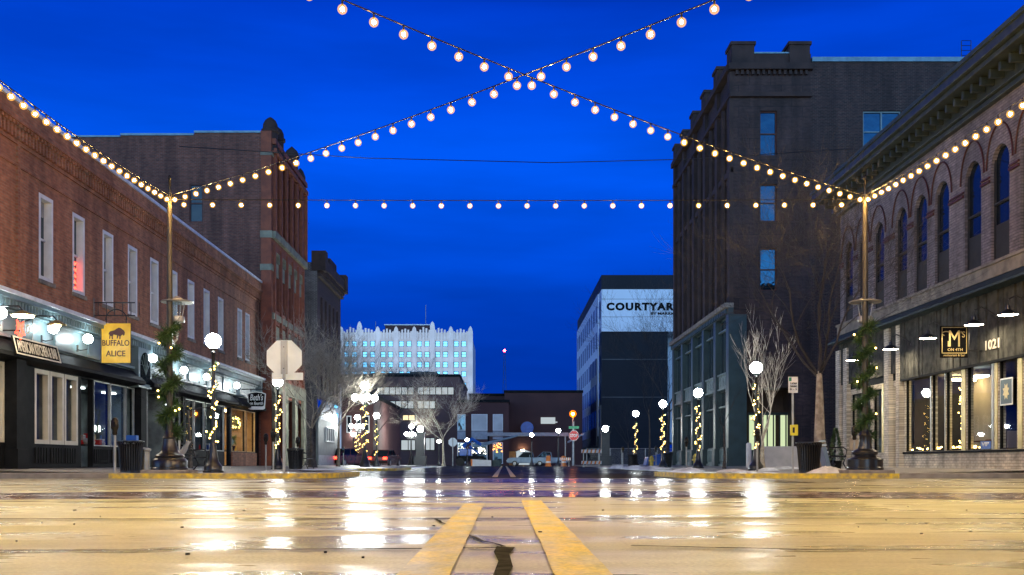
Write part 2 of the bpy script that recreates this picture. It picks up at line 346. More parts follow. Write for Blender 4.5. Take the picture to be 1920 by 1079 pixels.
M['xwalk'] = wet('wet_brick_paving', (.17, .10, .085), (.035, .022, .028), .06, .34, nscale=1.6, bump=.2, axis_scale=(.8, .8))
M['line'] = wet('worn_yellow_line', (.80, .56, .008), (.52, .44, .12), .35, .5, nscale=4, axis_scale=(1.2, .5), bump=.3, spec=.2); M['line2'] = wet('faded_yellow_line', (.66, .50, .04), (.40, .37, .19), .35, .5, nscale=4, axis_scale=(1.2, .5), bump=.3, spec=.3)
M['groundm'] = pm('far_ground', (.05, .05, .05), .8)

# ------------------------------------------------------------------ text
def text(s, F, u0, u1, z0, z1, w, m, parent, name='lettering', flip=False, ext=.012, bold=0.0, shear=0, spacing=1.0, d=1):
    """fit text s into u0..u1, z0..z1 of face F; flip reverses u (walls read from the other side)"""
    cu = bpy.data.curves.new('t', 'FONT'); cu.body = s; cu.extrude = 0.02; cu.offset = bold; cu.shear = shear; cu.space_character = spacing
    cu.resolution_u = 3
    to = bpy.data.objects.new('t', cu); me = bpy.data.meshes.new_from_object(to)
    xs = [v.co.x for v in me.vertices]; ys = [v.co.y for v in me.vertices]
    x0, x1, y0, y1 = min(xs), max(xs), min(ys), max(ys)
    for v in me.vertices:
        a = (v.co.x - x0) / (x1 - x0); b = (v.co.y - y0) / (y1 - y0)
        u = u1 - a * (u1 - u0) if flip else u0 + a * (u1 - u0)
        v.co = F(u, z0 + b * (z1 - z0), w + (ext if v.co.z > 0 else 0))
    bpy.data.objects.remove(to); bpy.data.curves.remove(cu)
    me.materials.clear(); me.materials.append(m)
    o = bpy.data.objects.new(name, me); C.objects.link(o); me.name = name
    if parent:
        o.parent = parent
        if parent.type == 'EMPTY': o.location = -parent.location
    return o
def window(F, u0, u1, z0, z1, parent, wf=-.02, deep=.2, fw=.07, fm=None, pm_=None, rail=True, mull=0, name='window', sill=None):
    mb = MB(); fm = fm or M['white']
    fbox(mb, F, u0, u0 + fw, z0, z1, wf - deep, wf); fbox(mb, F, u1 - fw, u1, z0, z1, wf - deep, wf)
    fbox(mb, F, u0 + fw, u1 - fw, z1 - fw, z1, wf - deep, wf); fbox(mb, F, u0 + fw, u1 - fw, z0, z0 + fw, wf - deep, wf)
    if rail: fbox(mb, F, u0 + fw, u1 - fw, (z0 + z1) / 2 - .03, (z0 + z1) / 2 + .03, wf - deep + .02, wf - deep + .1)
    for k in range(mull):
        u = u0 + (u1 - u0) * (k + 1) / (mull + 1); fbox(mb, F, u - fw / 2, u + fw / 2, z0 + fw, z1 - fw, wf - deep, wf - .01)
    o = mb.build(name, fm, parent)
    p = MB(); g = wf - deep + .03
    p.quad(F(u0 + fw * .5, z0 + fw * .5, g), F(u1 - fw * .5, z0 + fw * .5, g), F(u1 - fw * .5, z1 - fw * .5, g), F(u0 + fw * .5, z1 - fw * .5, g))
    p.build('pane', pm_ or M['pane'], o)
    if sill:
        s = MB(); fbox(s, F, u0 - .06, u1 + .06, z0 - .12, z0 - .003, -.1, .07); s.build('sill', sill, o)
    return o

# ------------------------------------------------------------------ camera, world
cam = bpy.data.cameras.new('camera'); co = bpy.data.objects.new('camera', cam); C.objects.link(co); sc.camera = co
co.location = (0, 0, H); co.rotation_euler = (R(90), 0, 0)
cam.sensor_width = 36; cam.lens = 36 * F_PX / 1920; cam.shift_y = (CY - 539.5) / 1920; cam.shift_x = (960 - CX) / 1920
cam.clip_start = .05; cam.clip_end = 5000
w = bpy.data.worlds.new('World'); sc.world = w; w.use_nodes = True
n, l = w.node_tree.nodes, w.node_tree.links; bg = n['Background']
tc = n.new('ShaderNodeTexCoord'); sp = n.new('ShaderNodeSeparateXYZ'); l.new(tc.outputs['Generated'], sp.inputs[0])
cr = n.new('ShaderNodeValToRGB'); cr.color_ramp.interpolation = 'EASE'; l.new(sp.outputs[2], cr.inputs[0])
el = cr.color_ramp.elements
stops = [(0.0, (.0, .028, .33)), (.07, (.0, .034, .38)), (.13, (.0, .046, .5)), (.19, (0, .076, .74)), (.27, (0, .092, .85)), (.35, (0, .062, .70)), (.42, (.0, .035, .5)), (.6, (.002, .016, .2)), (1, (.004, .012, .10))]
el[0].position = 0; el[0].color = rgb(stops[0][1]); el[1].position = 1; el[1].color = rgb(stops[-1][1])
for p_, c_ in stops[1:-1]:
    e = el.new(p_); e.color = rgb(c_)
# thin clouds near the horizon
mp = n.new('ShaderNodeMapping'); mp.inputs['Scale'].default_value = (1.2, 1.2, 7); l.new(tc.outputs['Generated'], mp.inputs[0])
cn = n.new('ShaderNodeTexNoise'); cn.inputs['Scale'].default_value = 3; cn.inputs['Detail'].default_value = 5; l.new(mp.outputs[0], cn.inputs['Vector'])
cm = n.new('ShaderNodeMapRange'); cm.inputs[1].default_value = .35; cm.inputs[2].default_value = .65; cm.inputs[3].default_value = .84; cm.inputs[4].default_value = 1.10; l.new(cn.outputs['Fac'], cm.inputs[0])
hv = n.new('ShaderNodeHueSaturation'); l.new(cr.outputs[0], hv.inputs['Color']); l.new(cm.outputs[0], hv.inputs['Value'])
# afterglow on the side of the sky behind the camera
yb = n.new('ShaderNodeMapRange'); yb.inputs[1].default_value = .12; yb.inputs[2].default_value = -.95; l.new(sp.outputs[1], yb.inputs[0])
zb = n.new('ShaderNodeMapRange'); zb.inputs[1].default_value = .38; zb.inputs[2].default_value = .0; l.new(sp.outputs[2], zb.inputs[0])
ml = n.new('ShaderNodeMath'); ml.operation = 'MULTIPLY'; l.new(yb.outputs[0], ml.inputs[0]); l.new(zb.outputs[0], ml.inputs[1])
mx = n.new('ShaderNodeMix'); mx.data_type = 'RGBA'; l.new(ml.outputs[0], mx.inputs[0]); l.new(hv.outputs[0], mx.inputs[6]); mx.inputs[7].default_value = (2.3, 4.3, 6.6, 1)
l.new(mx.outputs[2], bg.inputs[0]); bg.inputs[1].default_value = 1.0

# ------------------------------------------------------------------ ground
def struct(name, mb, m, **k): return tag(mb.build(name, m, **k), kind='structure')
g = MB(); g.quad((-2500, -600, -.06), (2500, -600, -.06), (2500, 4000, -.06), (-2500, 4000, -.06)); struct('ground', g, M['groundm'])
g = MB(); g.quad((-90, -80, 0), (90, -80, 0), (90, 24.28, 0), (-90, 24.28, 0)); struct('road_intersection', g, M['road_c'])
g = MB(); g.quad((-9.6, 24.28, 0), (10, 24.28, 0), (10, 240, 0), (-9.6, 240, 0)); g.quad((-90, 118, -.004), (90, 118, -.004), (90, 240, -.004), (-90, 240, -.004)); struct('road', g, M['asph'])
def band(name, ylo, yhi, x0, x1, m, z=.004, bow=0.0, wob=.0, seed=0, n=60):
    mb = MB(); rd = random.Random(seed); pts = []
    for i in range(n + 1):
        x = x0 + (x1 - x0) * i / n; b = bow * x * x
        pts.append((x, ylo - b + rd.uniform(-wob, wob), yhi - b + rd.uniform(-wob, wob)))
    for a, b in zip(pts, pts[1:]): mb.quad((a[0], a[1], z), (b[0], b[1], z), (b[0], b[2], z), (a[0], a[2], z))
    return struct(name, mb, m)
band('brick_crosswalk', 19.0, 23.6, -4.6, 5.6, M['xwalk'], wob=.03)
band('brick_crosswalk', 11.1, 13.75, -12, 12, M['xwalk'], bow=.035, wob=.03, seed=2)
for (a, b, c, d) in ((.16, .345, -8, 10.0), (-.34, -.17, -8, 9.2), (.16, .3, 26.5, 112), (-.3, -.16, 26.5, 112)):
    g = MB(); rd = random.Random(int(c)); N = 80 if c < 0 else 4
    for i in range(N):
        y0 = c + (d - c) * i / N; y1 = c + (d - c) * (i + 1) / N
        j = [rd.uniform(-.003, .003) for _ in range(2)]; p_ = pj if i else j; g.quad((a + p_[0], y0, .008), (b + p_[1], y0, .008), (b + j[1], y1, .008), (a + j[0], y1, .008)); pj = j
    struct('road_line', g, M['line2'] if a < 0 and c < 0 else M['line'])
def crack(pts, w_, seed, name='pavement_crack', zz=.0075):
    w = w_ * 1.5; rd = random.Random(seed); mb = MB(); out = []
    for (a, b) in zip(pts, pts[1:]):
        n_ = max(4, int((Vector(b) - Vector(a)).length / .2))
        for i in range(n_): t = i / n_; out.append((a[0] + (b[0] - a[0]) * t + rd.uniform(-1, 1) * .014, a[1] + (b[1] - a[1]) * t + rd.uniform(-1, 1) * .014))
    out.append(pts[-1])
    for i in range(len(out) - 1):
        a, b = Vector(out[i] + (zz,)), Vector(out[i + 1] + (zz,)); d = (b - a).normalized(); s = Vector((-d.y, d.x, 0))
        wa, wb = w * rd.uniform(.5, 1.1), w * rd.uniform(.5, 1.1)
        mb.quad(a - s * wa, a + s * wa, b + s * wb, b - s * wb)
    struct(name, mb, M['tar'])
crack([(-8, 6.55), (-3, 6.7), (-.5, 6.75), (2, 6.8), (8, 6.6)], .026, 1); crack([(-8, 4.15), (-1.2, 4.32), (-.25, 4.4), (0, 4.45)], .016, 2); crack([(.55, 4.55), (1.2, 4.35), (8, 4.15)], .015, 3); crack([(-12, 8.6), (-5, 9.6), (-2, 10.2)], .04, 12); crack([(-12, 15.0), (12, 15.0)], .05, 13)
crack([(-.42, 6.7), (-.27, 5.7), (-.12, 4.9), (.0, 4.5)], .009, 4); crack([(-2.4, 9.2), (-.6, 9.0)], .02, 6); crack([(.9, 9.0), (2.2, 8.6)], .016, 7)
rd = random.Random(99); g = MB()
for k in range(60):
    cx_, cy_ = rd.uniform(-3.5, 3.5), rd.uniform(3.2, 12); r_ = rd.uniform(.004, .012); g.prism([(cx_ + r_ * rd.uniform(.6, 1.2) * math.cos(a * .9), cy_ + r_ * 1.6 * math.sin(a * .9)) for a in range(7)], lambda u, v, w_: (u, v, w_), .006, .0125)
tag(g.build('road_grit', M['tar']), 'scattered dark grit and spots on the near road', 'grit', kind='stuff')
g = MB(); g.prism([(.0, 3.1), (.03, 3.6), (.02, 4.1), (.045, 4.42), (-.03, 4.47), (-.04, 4.2), (-.02, 3.8), (-.035, 3.3), (-.02, 2.8)], lambda u, v, w_: (u, v, w_), .009, .0105); struct('pavement_crack', g, M['tar'])
crack([(-12, 16.4), (3, 17.2), (12, 16.4)], .02, 8)
# sidewalks: flat zone by the kerb and a ramp up to the buildings
def sidewalk(poly, x_in, x_out, yfar, name='sidewalk'):
    mb = MB(); mb.prism(poly, lambda u, v, w: (u, v, w), -.03, .1)
    s = 1 if x_out > 0 else -1
    for (ya, yb) in ((25.4, 26.4), (26.4, yfar)):
        za = .104 if ya < 26 else .2
        zb = .2
        mb.quad((x_in, ya, .104), (x_out * 3, ya, .104 if ya < 26 else za), (x_out * 3, yb, zb), (x_in, yb, .104)) if ya < 26 else mb.quad((x_in, ya, .104), (x_out, ya, .2), (x_out, yb, .2), (x_in, yb, .104))
    if True: mb.quad((x_out, 26.4, .2), (x_out * 3, 26.4, .2), (x_out * 3, yfar, .2), (x_out, yfar, .2))
    return struct(name, mb, M['conc'])
kl = [(-60, 24.3), (-5.0, 24.3), (-4.3, 24.55), (-3.95, 25.3), (-3.95, 29), (-7.2, 32.5), (-7.2, 45.5), (-4.8, 47.5), (-4.8, 55), (-7.2, 57.5), (-7.2, 116), (-60, 116)]
kr = [(60, 24.3), (5.2, 24.3), (4.45, 24.6), (4.1, 25.3), (4.1, 29), (7.7, 33), (7.7, 116), (60, 116)]
sidewalk(kl, -9.5, -14.6, 115.9); sidewalk(kr, 10, 14.6, 115.9)
def kerb(pts, m, name, w=.16, z=.112):
    mb = MB()
    for a, b in zip(pts, pts[1:]):
        a, b = Vector((*a, 0)), Vector((*b, 0)); d = (b - a).normalized(); s = Vector((-d.y, d.x, 0)) * .012; t = Vector((d.y, -d.x, 0)) * -w
        mb.prism([(0, 0), (1, 0), (1, 1), (0, 1)], lambda u, v, ww: tuple(a + (b - a) * u + (-s * SIDE if v == 0 else t * SIDE) + Vector((0, 0, ww))), .0, z)
    return struct(name, mb, m)
g = MB()
for k in range(46):
    y = 25.6 + k * 1.5
    if y > 33: g.quad((-9.5, y, .106), (-7.3, y, .106), (-7.3, y + .03, .106), (-9.5, y + .03, .106)); g.quad((7.8, y, .106), (10, y, .106), (10, y + .03, .106), (7.8, y + .03, .106))
    elif y < 29: g.quad((-9.5, y, .106), (-4.5, y, .106), (-4.5, y + .03, .106), (-9.5, y + .03, .106)); g.quad((4.7, y, .106), (10, y, .106), (10, y + .03, .106), (4.7, y + .03, .106))
for k in range(12):
    for s_ in (-1, 1): x = s_ * (5.2 + k * 1.5); g.quad((x, 24.5, .1075), (x + .03, 24.5, .1075), (x + .03, 25.38 if abs(x) > 9 else 28.5, .1075), (x, 25.38 if abs(x) > 9 else 28.5, .1075))
struct('sidewalk_joints', g, M['tar'])
SIDE = 1; kerb(kl[0:2], M['kerb'], 'kerb'); 
kerb([(-9.0, 24.288), (-5.0, 24.288), (-4.3, 24.54), (-3.94, 25.3), (-3.94, 29)], M['yellow'], 'yellow_kerb', z=.116)
kerb(kl[5:7], M['kerb'], 'kerb'); kerb(kl[6:9], M['yellow'], 'yellow_kerb', z=.116); kerb(kl[9:11], M['kerb'], 'kerb')
SIDE = -1; kerb([(60, 24.3), (9, 24.3)], M['kerb'], 'kerb'); kerb([(9.0, 24.288), (5.2, 24.288), (4.45, 24.59), (4.09, 25.3), (4.09, 29)], M['yellow'], 'yellow_kerb', z=.116); kerb(kr[5:7], M['kerb'], 'kerb')

# ------------------------------------------------------------------ trees
def tree(name, x, y, z, hgt, tr, seed, label, levels=4, spread=.55, mt=None, mw=None, fork=.4, nb=4, group=None, up=.25, sc_len=.62, wob=.2, thick=1.0):
    rd = random.Random(seed); T = thing(name, (x, y, z), label, 'tree', group)
    trunk, crown = MB(), MB()
    def grow(p, d, L, r, lv, mb):
        n_ = 5 if lv <= 1 else 3; pts = [p.copy()]; rad = [r]; q = p.copy(); dd = d.copy()
        for i in range(n_):
            dd = (dd + Vector((rd.uniform(-1, 1), rd.uniform(-1, 1), rd.uniform(-.6, .8))) * (wob if lv else .05) + Vector((0, 0, up * .25))).normalized()
            q = q + dd * L / n_; pts.append(q.copy()); rad.append(r * (1 - .62 * (i + 1) / n_))
        mb.tube(pts, rad, 7 if lv == 0 else (5 if lv == 1 else 3), cap=False)
        if lv >= levels: return
        k = nb + (1 if lv > 0 else 1)
        for j in range(k):
            t = rd.uniform(.3, 1.0) if lv else rd.uniform(.85, 1.0)
            if j == 0: t = 1.0
            i = min(int(t * n_), n_ - 1); f = t * n_ - i; bp = pts[i].lerp(pts[i + 1], f); br = rad[i] + (rad[i + 1] - rad[i]) * f
            a = rd.uniform(0, 2 * math.pi) if lv else 2 * math.pi * (j + rd.uniform(-.25, .25)) / k
            s = spread * rd.uniform(.6, 1.25) * (.35 if j == 0 and lv else 1)
            ax = dd.orthogonal().normalized(); ax.rotate(Matrix.Rotation(a, 3, dd))
            nd = (dd * math.cos(s) + ax * math.sin(s)).normalized()
            grow(bp, nd, L * sc_len * rd.uniform(.75, 1.2) if lv else hgt * (1 - fork) * .52 * rd.uniform(.85, 1.15), max(br * (.5 if j else .74), .0035 * thick), lv + 1, crown)
    # trunk slightly crooked
    p0 = Vector((x, y, z)); grow(p0, Vector((rd.uniform(-.04, .04), 0, 1)), hgt * fork, tr, 0, trunk)
    trunk.lathe([(tr * 1.5, -.05), (tr * 1.15, .12), (tr, .3)], x, y, 8, cz=z)
    trunk.build('trunk', mt or M['bark'], T, smooth=True, fix=False); crown.build('crown', mw or M['twig'], T, smooth=False, fix=False)
    return T
tree('bare_tree', PX(1538, 30), 30, .1, 8.6, .2, 12, 'tall bare tree with thick pale knobbly trunk beside the right sign post', levels=5, fork=.33, spread=.72, mt=M['bark_pale'], nb=4, up=.1, sc_len=.66, wob=.22)
tree('bare_tree', PX(1428, 38), 38, .1, 5.9, .12, 5, 'small bare tree with bright white lit twigs behind a globe lamp', levels=4, fork=.18, spread=.42, mt=M['bark_pale'], mw=M['twig_pale'], nb=3, up=.4, sc_len=.55, thick=1.8)
tree('bare_tree', PX(1358, 47), 47, .12, 4.6, .07, 8, 'thin young bare sapling in front of the green shopfront', levels=3, fork=.4, spread=.5, nb=3)
tree('bare_tree', PX(350, 41), 41.5, .12, 5.4, .08, 21, 'slender bare tree spreading over the bench behind the left garlanded pole', levels=4, fork=.42, spread=.95, up=-.05, nb=3, wob=.25)
tree('bare_tree', PX(586, 56), 56, .12, 7.4, .2, 14, 'large bare tree beside the black litter bin and dark arched building', levels=5, fork=.28, spread=.65, mw=M['bark_pale'], nb=4, thick=2, wob=.26, sc_len=.66)
tree('bare_tree', PX(634, 66), 66, .1, 8, .12, 33, 'tall thin bare tree in front of the white tower at left', levels=5, fork=.33, spread=.5, mw=M['bark'], nb=4, wob=.2, thick=1.4)
tree('bare_tree', PX(832, 104), 104, .1, 8.6, .15, 41, 'wide bare tree with pale lit limbs beside the small grey octagon sign', levels=5, fork=.32, spread=.75, mt=M['bark_pale'], mw=M['twig_pale'], nb=4, wob=.2, thick=1.7)
tree('bare_tree', PX(735, 112), 112, .1, 12, .22, 47, 'tall dark bare tree before the brown office block', levels=5, fork=.33, spread=.6, nb=4, wob=.2, thick=1.7)
tree('bare_tree', PX(706, 96), 96, .1, 8.5, .14, 48, 'dark bare tree just right of the big lamp cluster', levels=4, fork=.36, spread=.6, nb=4, wob=.22)
tree('bare_tree', PX(1218, 84), 84, .1, 9, .1, 52, 'leaning thin bare tree against the dark hotel wall', levels=4, fork=.5, spread=.5, nb=3, wob=.24)
tree('bare_tree', PX(1252, 92), 92, .1, 15, .22, 57, 'tall bare tree whose twigs cross the hotel lettering', levels=5, fork=.35, spread=.65, nb=4, wob=.2, thick=1.7)
tree('bare_tree', PX(1180, 90), 90, .1, 6.4, .09, 58, 'low bare tree left of the leaning tree by the dark hotel wall', levels=4, fork=.3, spread=.8, nb=3, wob=.24)

# ------------------------------------------------------------------ festoon poles and strings
ZT = 6.87; PL = (-8.15, 26.0); PR = (8.8, 26.0); NL = (-8.15, 7.8); NR = (8.8, 7.8)
def festoon_pole(x, y, label, kind):
    T = thing('festoon_pole', (x, y, .1), label, 'pole', 'festoon poles at the intersection corners')
    MB().box(-.55, .55, -.5, .5, -.005, .085).build('plinth', M['kerb'], T, bevel=.02, local=True)
    if kind: prof = [(.44, .085), (.44, .14), (.42, .16), (.42, .34), (.40, .36), (.27, .40), (.25, .44), (.30, .46), (.31, .52), (.29, .55), (.17, .6), (.15, .74), (.135, .9), (.15, .93), (.11, 1.0), (.1, 1.05)]
    else: prof = [(.44, .085), (.44, .13), (.42, .15), (.42, .3), (.38, .36), (.33, .38), (.35, .42), (.32, .46), (.25, .49), (.2, .57), (.17, .7), (.15, .84), (.17, .87), (.13, .92), (.1, 1.05)]
    MB().lathe(prof, n=28).build('base', M['black'], T, smooth=True, local=True)
    MB().lathe([(.08, 1.0), (.075, 3.2), (.058, 6.85)], n=16).build('shaft', M['pole'], T, smooth=True, local=True)
    MB().lathe([(.03, 6.85), (.03, 7.15), (.045, 7.17), (.045, 7.24), (.01, 7.28)], n=10).build('finial', M['iron'], T, smooth=True, local=True)
    # unlit modern lantern on a bracket behind the shaft
    m = MB(); m.lathe([(.38, 4.2), (.4, 4.22), (.38, 4.24)], .1, .28, 28); 
    for a in range(4):
        t = R(45 + 90 * a); m.tube([(.1 + .2 * math.cos(t), .28 + .2 * math.sin(t), 4.22), (.1 + .13 * math.cos(t), .28 + .13 * math.sin(t), 3.84)], .012, 5)
    m.lathe([(.17, 3.72), (.18, 3.74), (.18, 3.84), (.17, 3.86)], .1, .28, 24); m.lathe([(.13, 4.24), (.14, 4.3), (.05, 4.36)], .1, .28, 16)
    m.tube([(.1, .28, 3.72), (.1, .28, 3.3), (.0, .05, 3.15)], .03, 6)
    m.build('lantern', M['galv'], T, smooth=True, local=True)
    MB().lathe([(.1, 3.86), (.13, 4.2)], .1, .28, 16).build('lantern_glass', M['acrylic'], T, smooth=True, local=True)
    # collar clamps where the wires meet
    MB().lathe([(.08, 6.62), (.095, 6.63), (.095, 6.78), (.08, 6.79)], n=14).build('cable_collar', M['iron'], T, smooth=True, local=True)
    return T
festoon_pole(*PL, 'tall pole wrapped in garland at the left kerb, round black base', 0)
festoon_pole(*PR, 'tall pole wrapped in garland at the right kerb, two tier black base', 1)
for p, s in ((NL, 'left'), (NR, 'right')):
    T = thing('festoon_pole', (*p, 0), f'festoon pole at the near {s} corner outside the picture', 'pole', 'festoon poles at the intersection corners')
    MB().lathe([(.4, 0), (.4, .3), (.2, .6), (.11, 1.1)], n=20).build('base', M['black'], T, smooth=True, local=True)
    MB().lathe([(.085, 1.0), (.066, 6.95)], n=14).build('shaft', M['pole'], T, smooth=True, local=True)
bulb_me = MB().ball(0, 0, 0, .027, 12).build('bulb', M['bulb'], smooth=True); bulb_mesh = bulb_me.data; bpy.data.objects.remove(bulb_me)
halo_o = MB().ball(0, 0, 0, .066, 16).build('bulb_halo', None, smooth=True); halo_mesh = halo_o.data; halo_mesh.materials.clear(); halo_mesh.materials.append(M['amber']); bpy.data.objects.remove(halo_o)
def inst(name, mesh, parent, loc):
    o = bpy.data.objects.new(name, mesh); C.objects.link(o); o.parent = parent; o.location = Vector(loc); return o
def festoon(a, b, za, zb, sag, sp_, label, first=None, drop=.13):
    A, B = Vector((*a, za)), Vector((*b, zb)); L = (B - A).length
    T = thing('festoon_string', A, label, 'string lights', 'festoon light strings over the intersection')
    def pt(t): q = A.lerp(B, t); q.z -= 4 * sag * t * (1 - t); return q
    cab = MB(); cab.tube([pt(i / 60) for i in range(61)], .011, 5)
    n_ = int(L / sp_); bs = []
    for i in range(n_):
        t = ((i + .5) if first is None else (first + i * sp_) / sp_) * sp_ / L
        if t > .99: break
        q = pt(t); cab.tube([q, q - Vector((0, 0, drop - .04))], .016, 6); bs.append(q - Vector((0, 0, drop)))
    cab.build('cable', M['iron'], T)
    for q in bs: b = inst('bulb', bulb_mesh, T, q - A); inst('halo_shell', halo_mesh, b, (0, 0, 0))  # outer shell glows only to draw the bulb's amber halo
    return T
festoon(PL, NL, 6.87, 6.87, .33, .452, 'string of warm bulbs running to the upper left corner above the red brick shop')
festoon(PR, NR, 6.87, 6.87, .33, .452, 'string of warm bulbs running to the upper right corner along the arched building')
festoon(PL, NR, 6.87, 6.87, .36, .545, 'diagonal string of bulbs rising from the left pole to the top right of the sky')
festoon(PR, NL, 6.87, 6.87, .36, .545, 'diagonal string of bulbs rising from the right pole to the top left of the sky')
festoon(PL, PR, 6.78, 6.78, .03, .697, 'level string of widely spaced bulbs straight across between both poles')
festoon(NL, NR, 6.87, 6.87, .1, .697, 'level string of bulbs above the camera between the two near poles')
o = MB().tube([(-14, 46, 14.0), (-6, 46, 13.5), (2, 46, 13.3), (8, 46, 13.45), (15, 46, 13.9)], .018, 4).build('overhead_wire', M['black']); tag(o, 'single thin dark wire crossing the blue sky between the buildings', 'wire')

# garlands
fairy_o = MB().ball(0, 0, 0, .022, 8).build('bulb', M['fairy']); fairy_mesh = fairy_o.data; bpy.data.objects.remove(fairy_o)
def garland(x, y, z0, z1, turns, rr, seed, label, scale=1.0, dens=26):
    T = thing('pine_garland', (x, y, z0), label, 'garland', 'evergreen garlands on the festoon poles')
    rd = random.Random(seed); mb = MB(); n_ = int((z1 - z0) * 55)
    for i in range(n_):
        t = i / n_; a = turns * 2 * math.pi * t; blob = .75 + .45 * math.sin(t * turns * 2 * math.pi * 1.7) 
        c = Vector((x + rr * math.cos(a), y + rr * math.sin(a), z0 + (z1 - z0) * t))
        for k in range(dens):
            d = Vector((rd.gauss(0, 1), rd.gauss(0, 1), rd.gauss(0, 1))).normalized(); L = rd.uniform(.07, .15) * scale * blob
            p = c + d * rd.uniform(0, .06) * scale; e = p + d * L + Vector((0, 0, -.02)); s = d.cross(Vector((rd.gauss(0, 1), rd.gauss(0, 1), rd.gauss(0, 1)))).normalized() * .007 * scale
            mb.quad(p - s, p + s, e + s * .3, e - s * .3)
    mb.build('needles', M['pine'], T, fix=False)
    st = MB(); st.tube([(x + rr * math.cos(turns * 2 * math.pi * i / 80), y + rr * math.sin(turns * 2 * math.pi * i / 80), z0 + (z1 - z0) * i / 80) for i in range(81)], .015, 4); st.build('stem_wire', M['iron'], T)
    for i in range(6):  # added glowing bulbs, standing in for brightly lit needles
        t = rd.uniform(.1, 1); a = turns * 2 * math.pi * t; inst('bulb', fairy_mesh, T, ((rr + .12) * math.cos(a), -abs((rr + .12) * math.sin(a)), (z1 - z0) * t))
    return T
garland(*PL, 1.05, 3.8, 4.2, .17, 3, 'thick evergreen garland spiralling up the left festoon pole', 1.55, 30)
garland(*PR, 1.0, 3.75, 5, .15, 4, 'narrower evergreen garland spiralling up the right festoon pole', 1.4, 30)

# ------------------------------------------------------------------ globe street lamps
def lamp_base(T, black=True):
    MB().lathe([(.27, 0), (.27, .05), (.24, .07), (.24, .16), (.19, .22), (.14, .3), (.12, .42), (.1, .55), (.075, .75), (.06, .8)], n=18).build('base', M['black'], T, smooth=True, local=True)
    MB().lathe([(.06, .75), (.05, 2.6), (.045, 3.1), (.075, 3.14), (.05, 3.2), (.1, 3.26)], n=12).build('post', M['black'], T, smooth=True, local=True)
def make_lamp():
    T = thing('street_lamp', (0, 0, 0), 'x', 'street lamp', 'black globe street lamps along both kerbs'); lamp_base(T)
    MB().ball(0, 0, 3.45, .2, 20).build('globe', M['globe'], T, smooth=True, local=True)
    return T
L0 = make_lamp(); kids[L0] = [o for o in bpy.data.objects if o.parent == L0]
lamps = [(400, 640, 28, 'globe lamp with lit post in front of the red brick shopfronts', 1), (521, 716, 41.7, 'globe lamp partly behind the back of the big octagon sign', 1), (706, 780, 72, 'globe lamp just right of the five globe cluster', 1), 
 (1418, 690, 35.8, 'globe lamp in front of the white lit bare tree', 1), (1309, 737, 48.7, 'globe lamp before the green iron shopfront', 1), (1243, 758, 58, 'globe lamp beside the green building edge and black bin', 1), (1192, 776, 69.3, 'globe lamp before the dark hotel wall wound with fairy lights', 1),
 (823, 828, 105, 'small distant globe lamp left of the pale bare tree trunk', 0), (876, 825, 112, 'small distant globe lamp above the blue lift base', 0), (997, 816, 108, 'distant globe lamp above the pale parked pickup', 0), (1047, 808, 100, 'distant globe lamp just left of the red stop sign', 0)]
def fairy_string(x, y, z, h0, h1, seed, label, nb=46, r=.085, turns=4, wob=.05, tree_=False):
    T = thing('fairy_lights', (x, y, z), label, 'fairy lights', 'fairy lights wound round the lamp posts'); rd = random.Random(seed)
    pts = []
    for i in range(200):
        t = i / 199; a = turns * 2 * math.pi * t + seed; q = r * (1 + .5 * math.sin(t * 9 + seed)); pts.append(Vector((x + q * math.cos(a), y + q * math.sin(a), z + h0 + (h1 - h0) * t)))
    MB().tube(pts[::3], .006, 3).build('wire', M['pine'], T)
    rdx = [p for p in pts]; mb = MB()
    for p in pts:
        for k in range(5):
            d = Vector((rd.gauss(0, 1), rd.gauss(0, 1), rd.gauss(0, 1))).normalized(); s = d.orthogonal().normalized() * .006; e = p + d * .07
            mb.quad(p - s, p + s, e + s * .3, e - s * .3)
    mb.build('greenery', M['pine'], T, fix=False)
    for i in range(nb):
        p = rdx[int(i / nb * 199)] + Vector((rd.uniform(-1, 1), rd.uniform(-1, 1), rd.uniform(-1, 1))) * wob
        inst('bulb', fairy_mesh, T, p - Vector((x, y, z)))
fl = {400: 'fairy lights winding round the left lamp post by the brick shopfronts', 521: 'fairy lights winding round the post behind the octagon sign', 706: 'fairy lights on the post right of the five globe cluster', 1418: 'fairy lights winding round the post before the white lit tree', 1309: 'fairy lights winding round the post before the green shopfront', 1243: 'fairy lights winding round the post beside the green building edge', 1192: 'fairy lights winding round the post before the dark hotel wall'}
for i, (px, py, D, lb, f) in enumerate(lamps):
    x = PX(px, D); zc = PZ(py, D); base = .1; s = (zc - base) / 3.45
    if i == 0: o = L0; o.location = (x, D, base); o['label'] = lb
    else: o = dup(L0, (x, D, base), lb)
    o.scale = (1, 1, s)
    if f: fairy_string(x, D, base, .8, 2.9, i + 1, fl[px], nb=44 if D < 60 else 30)
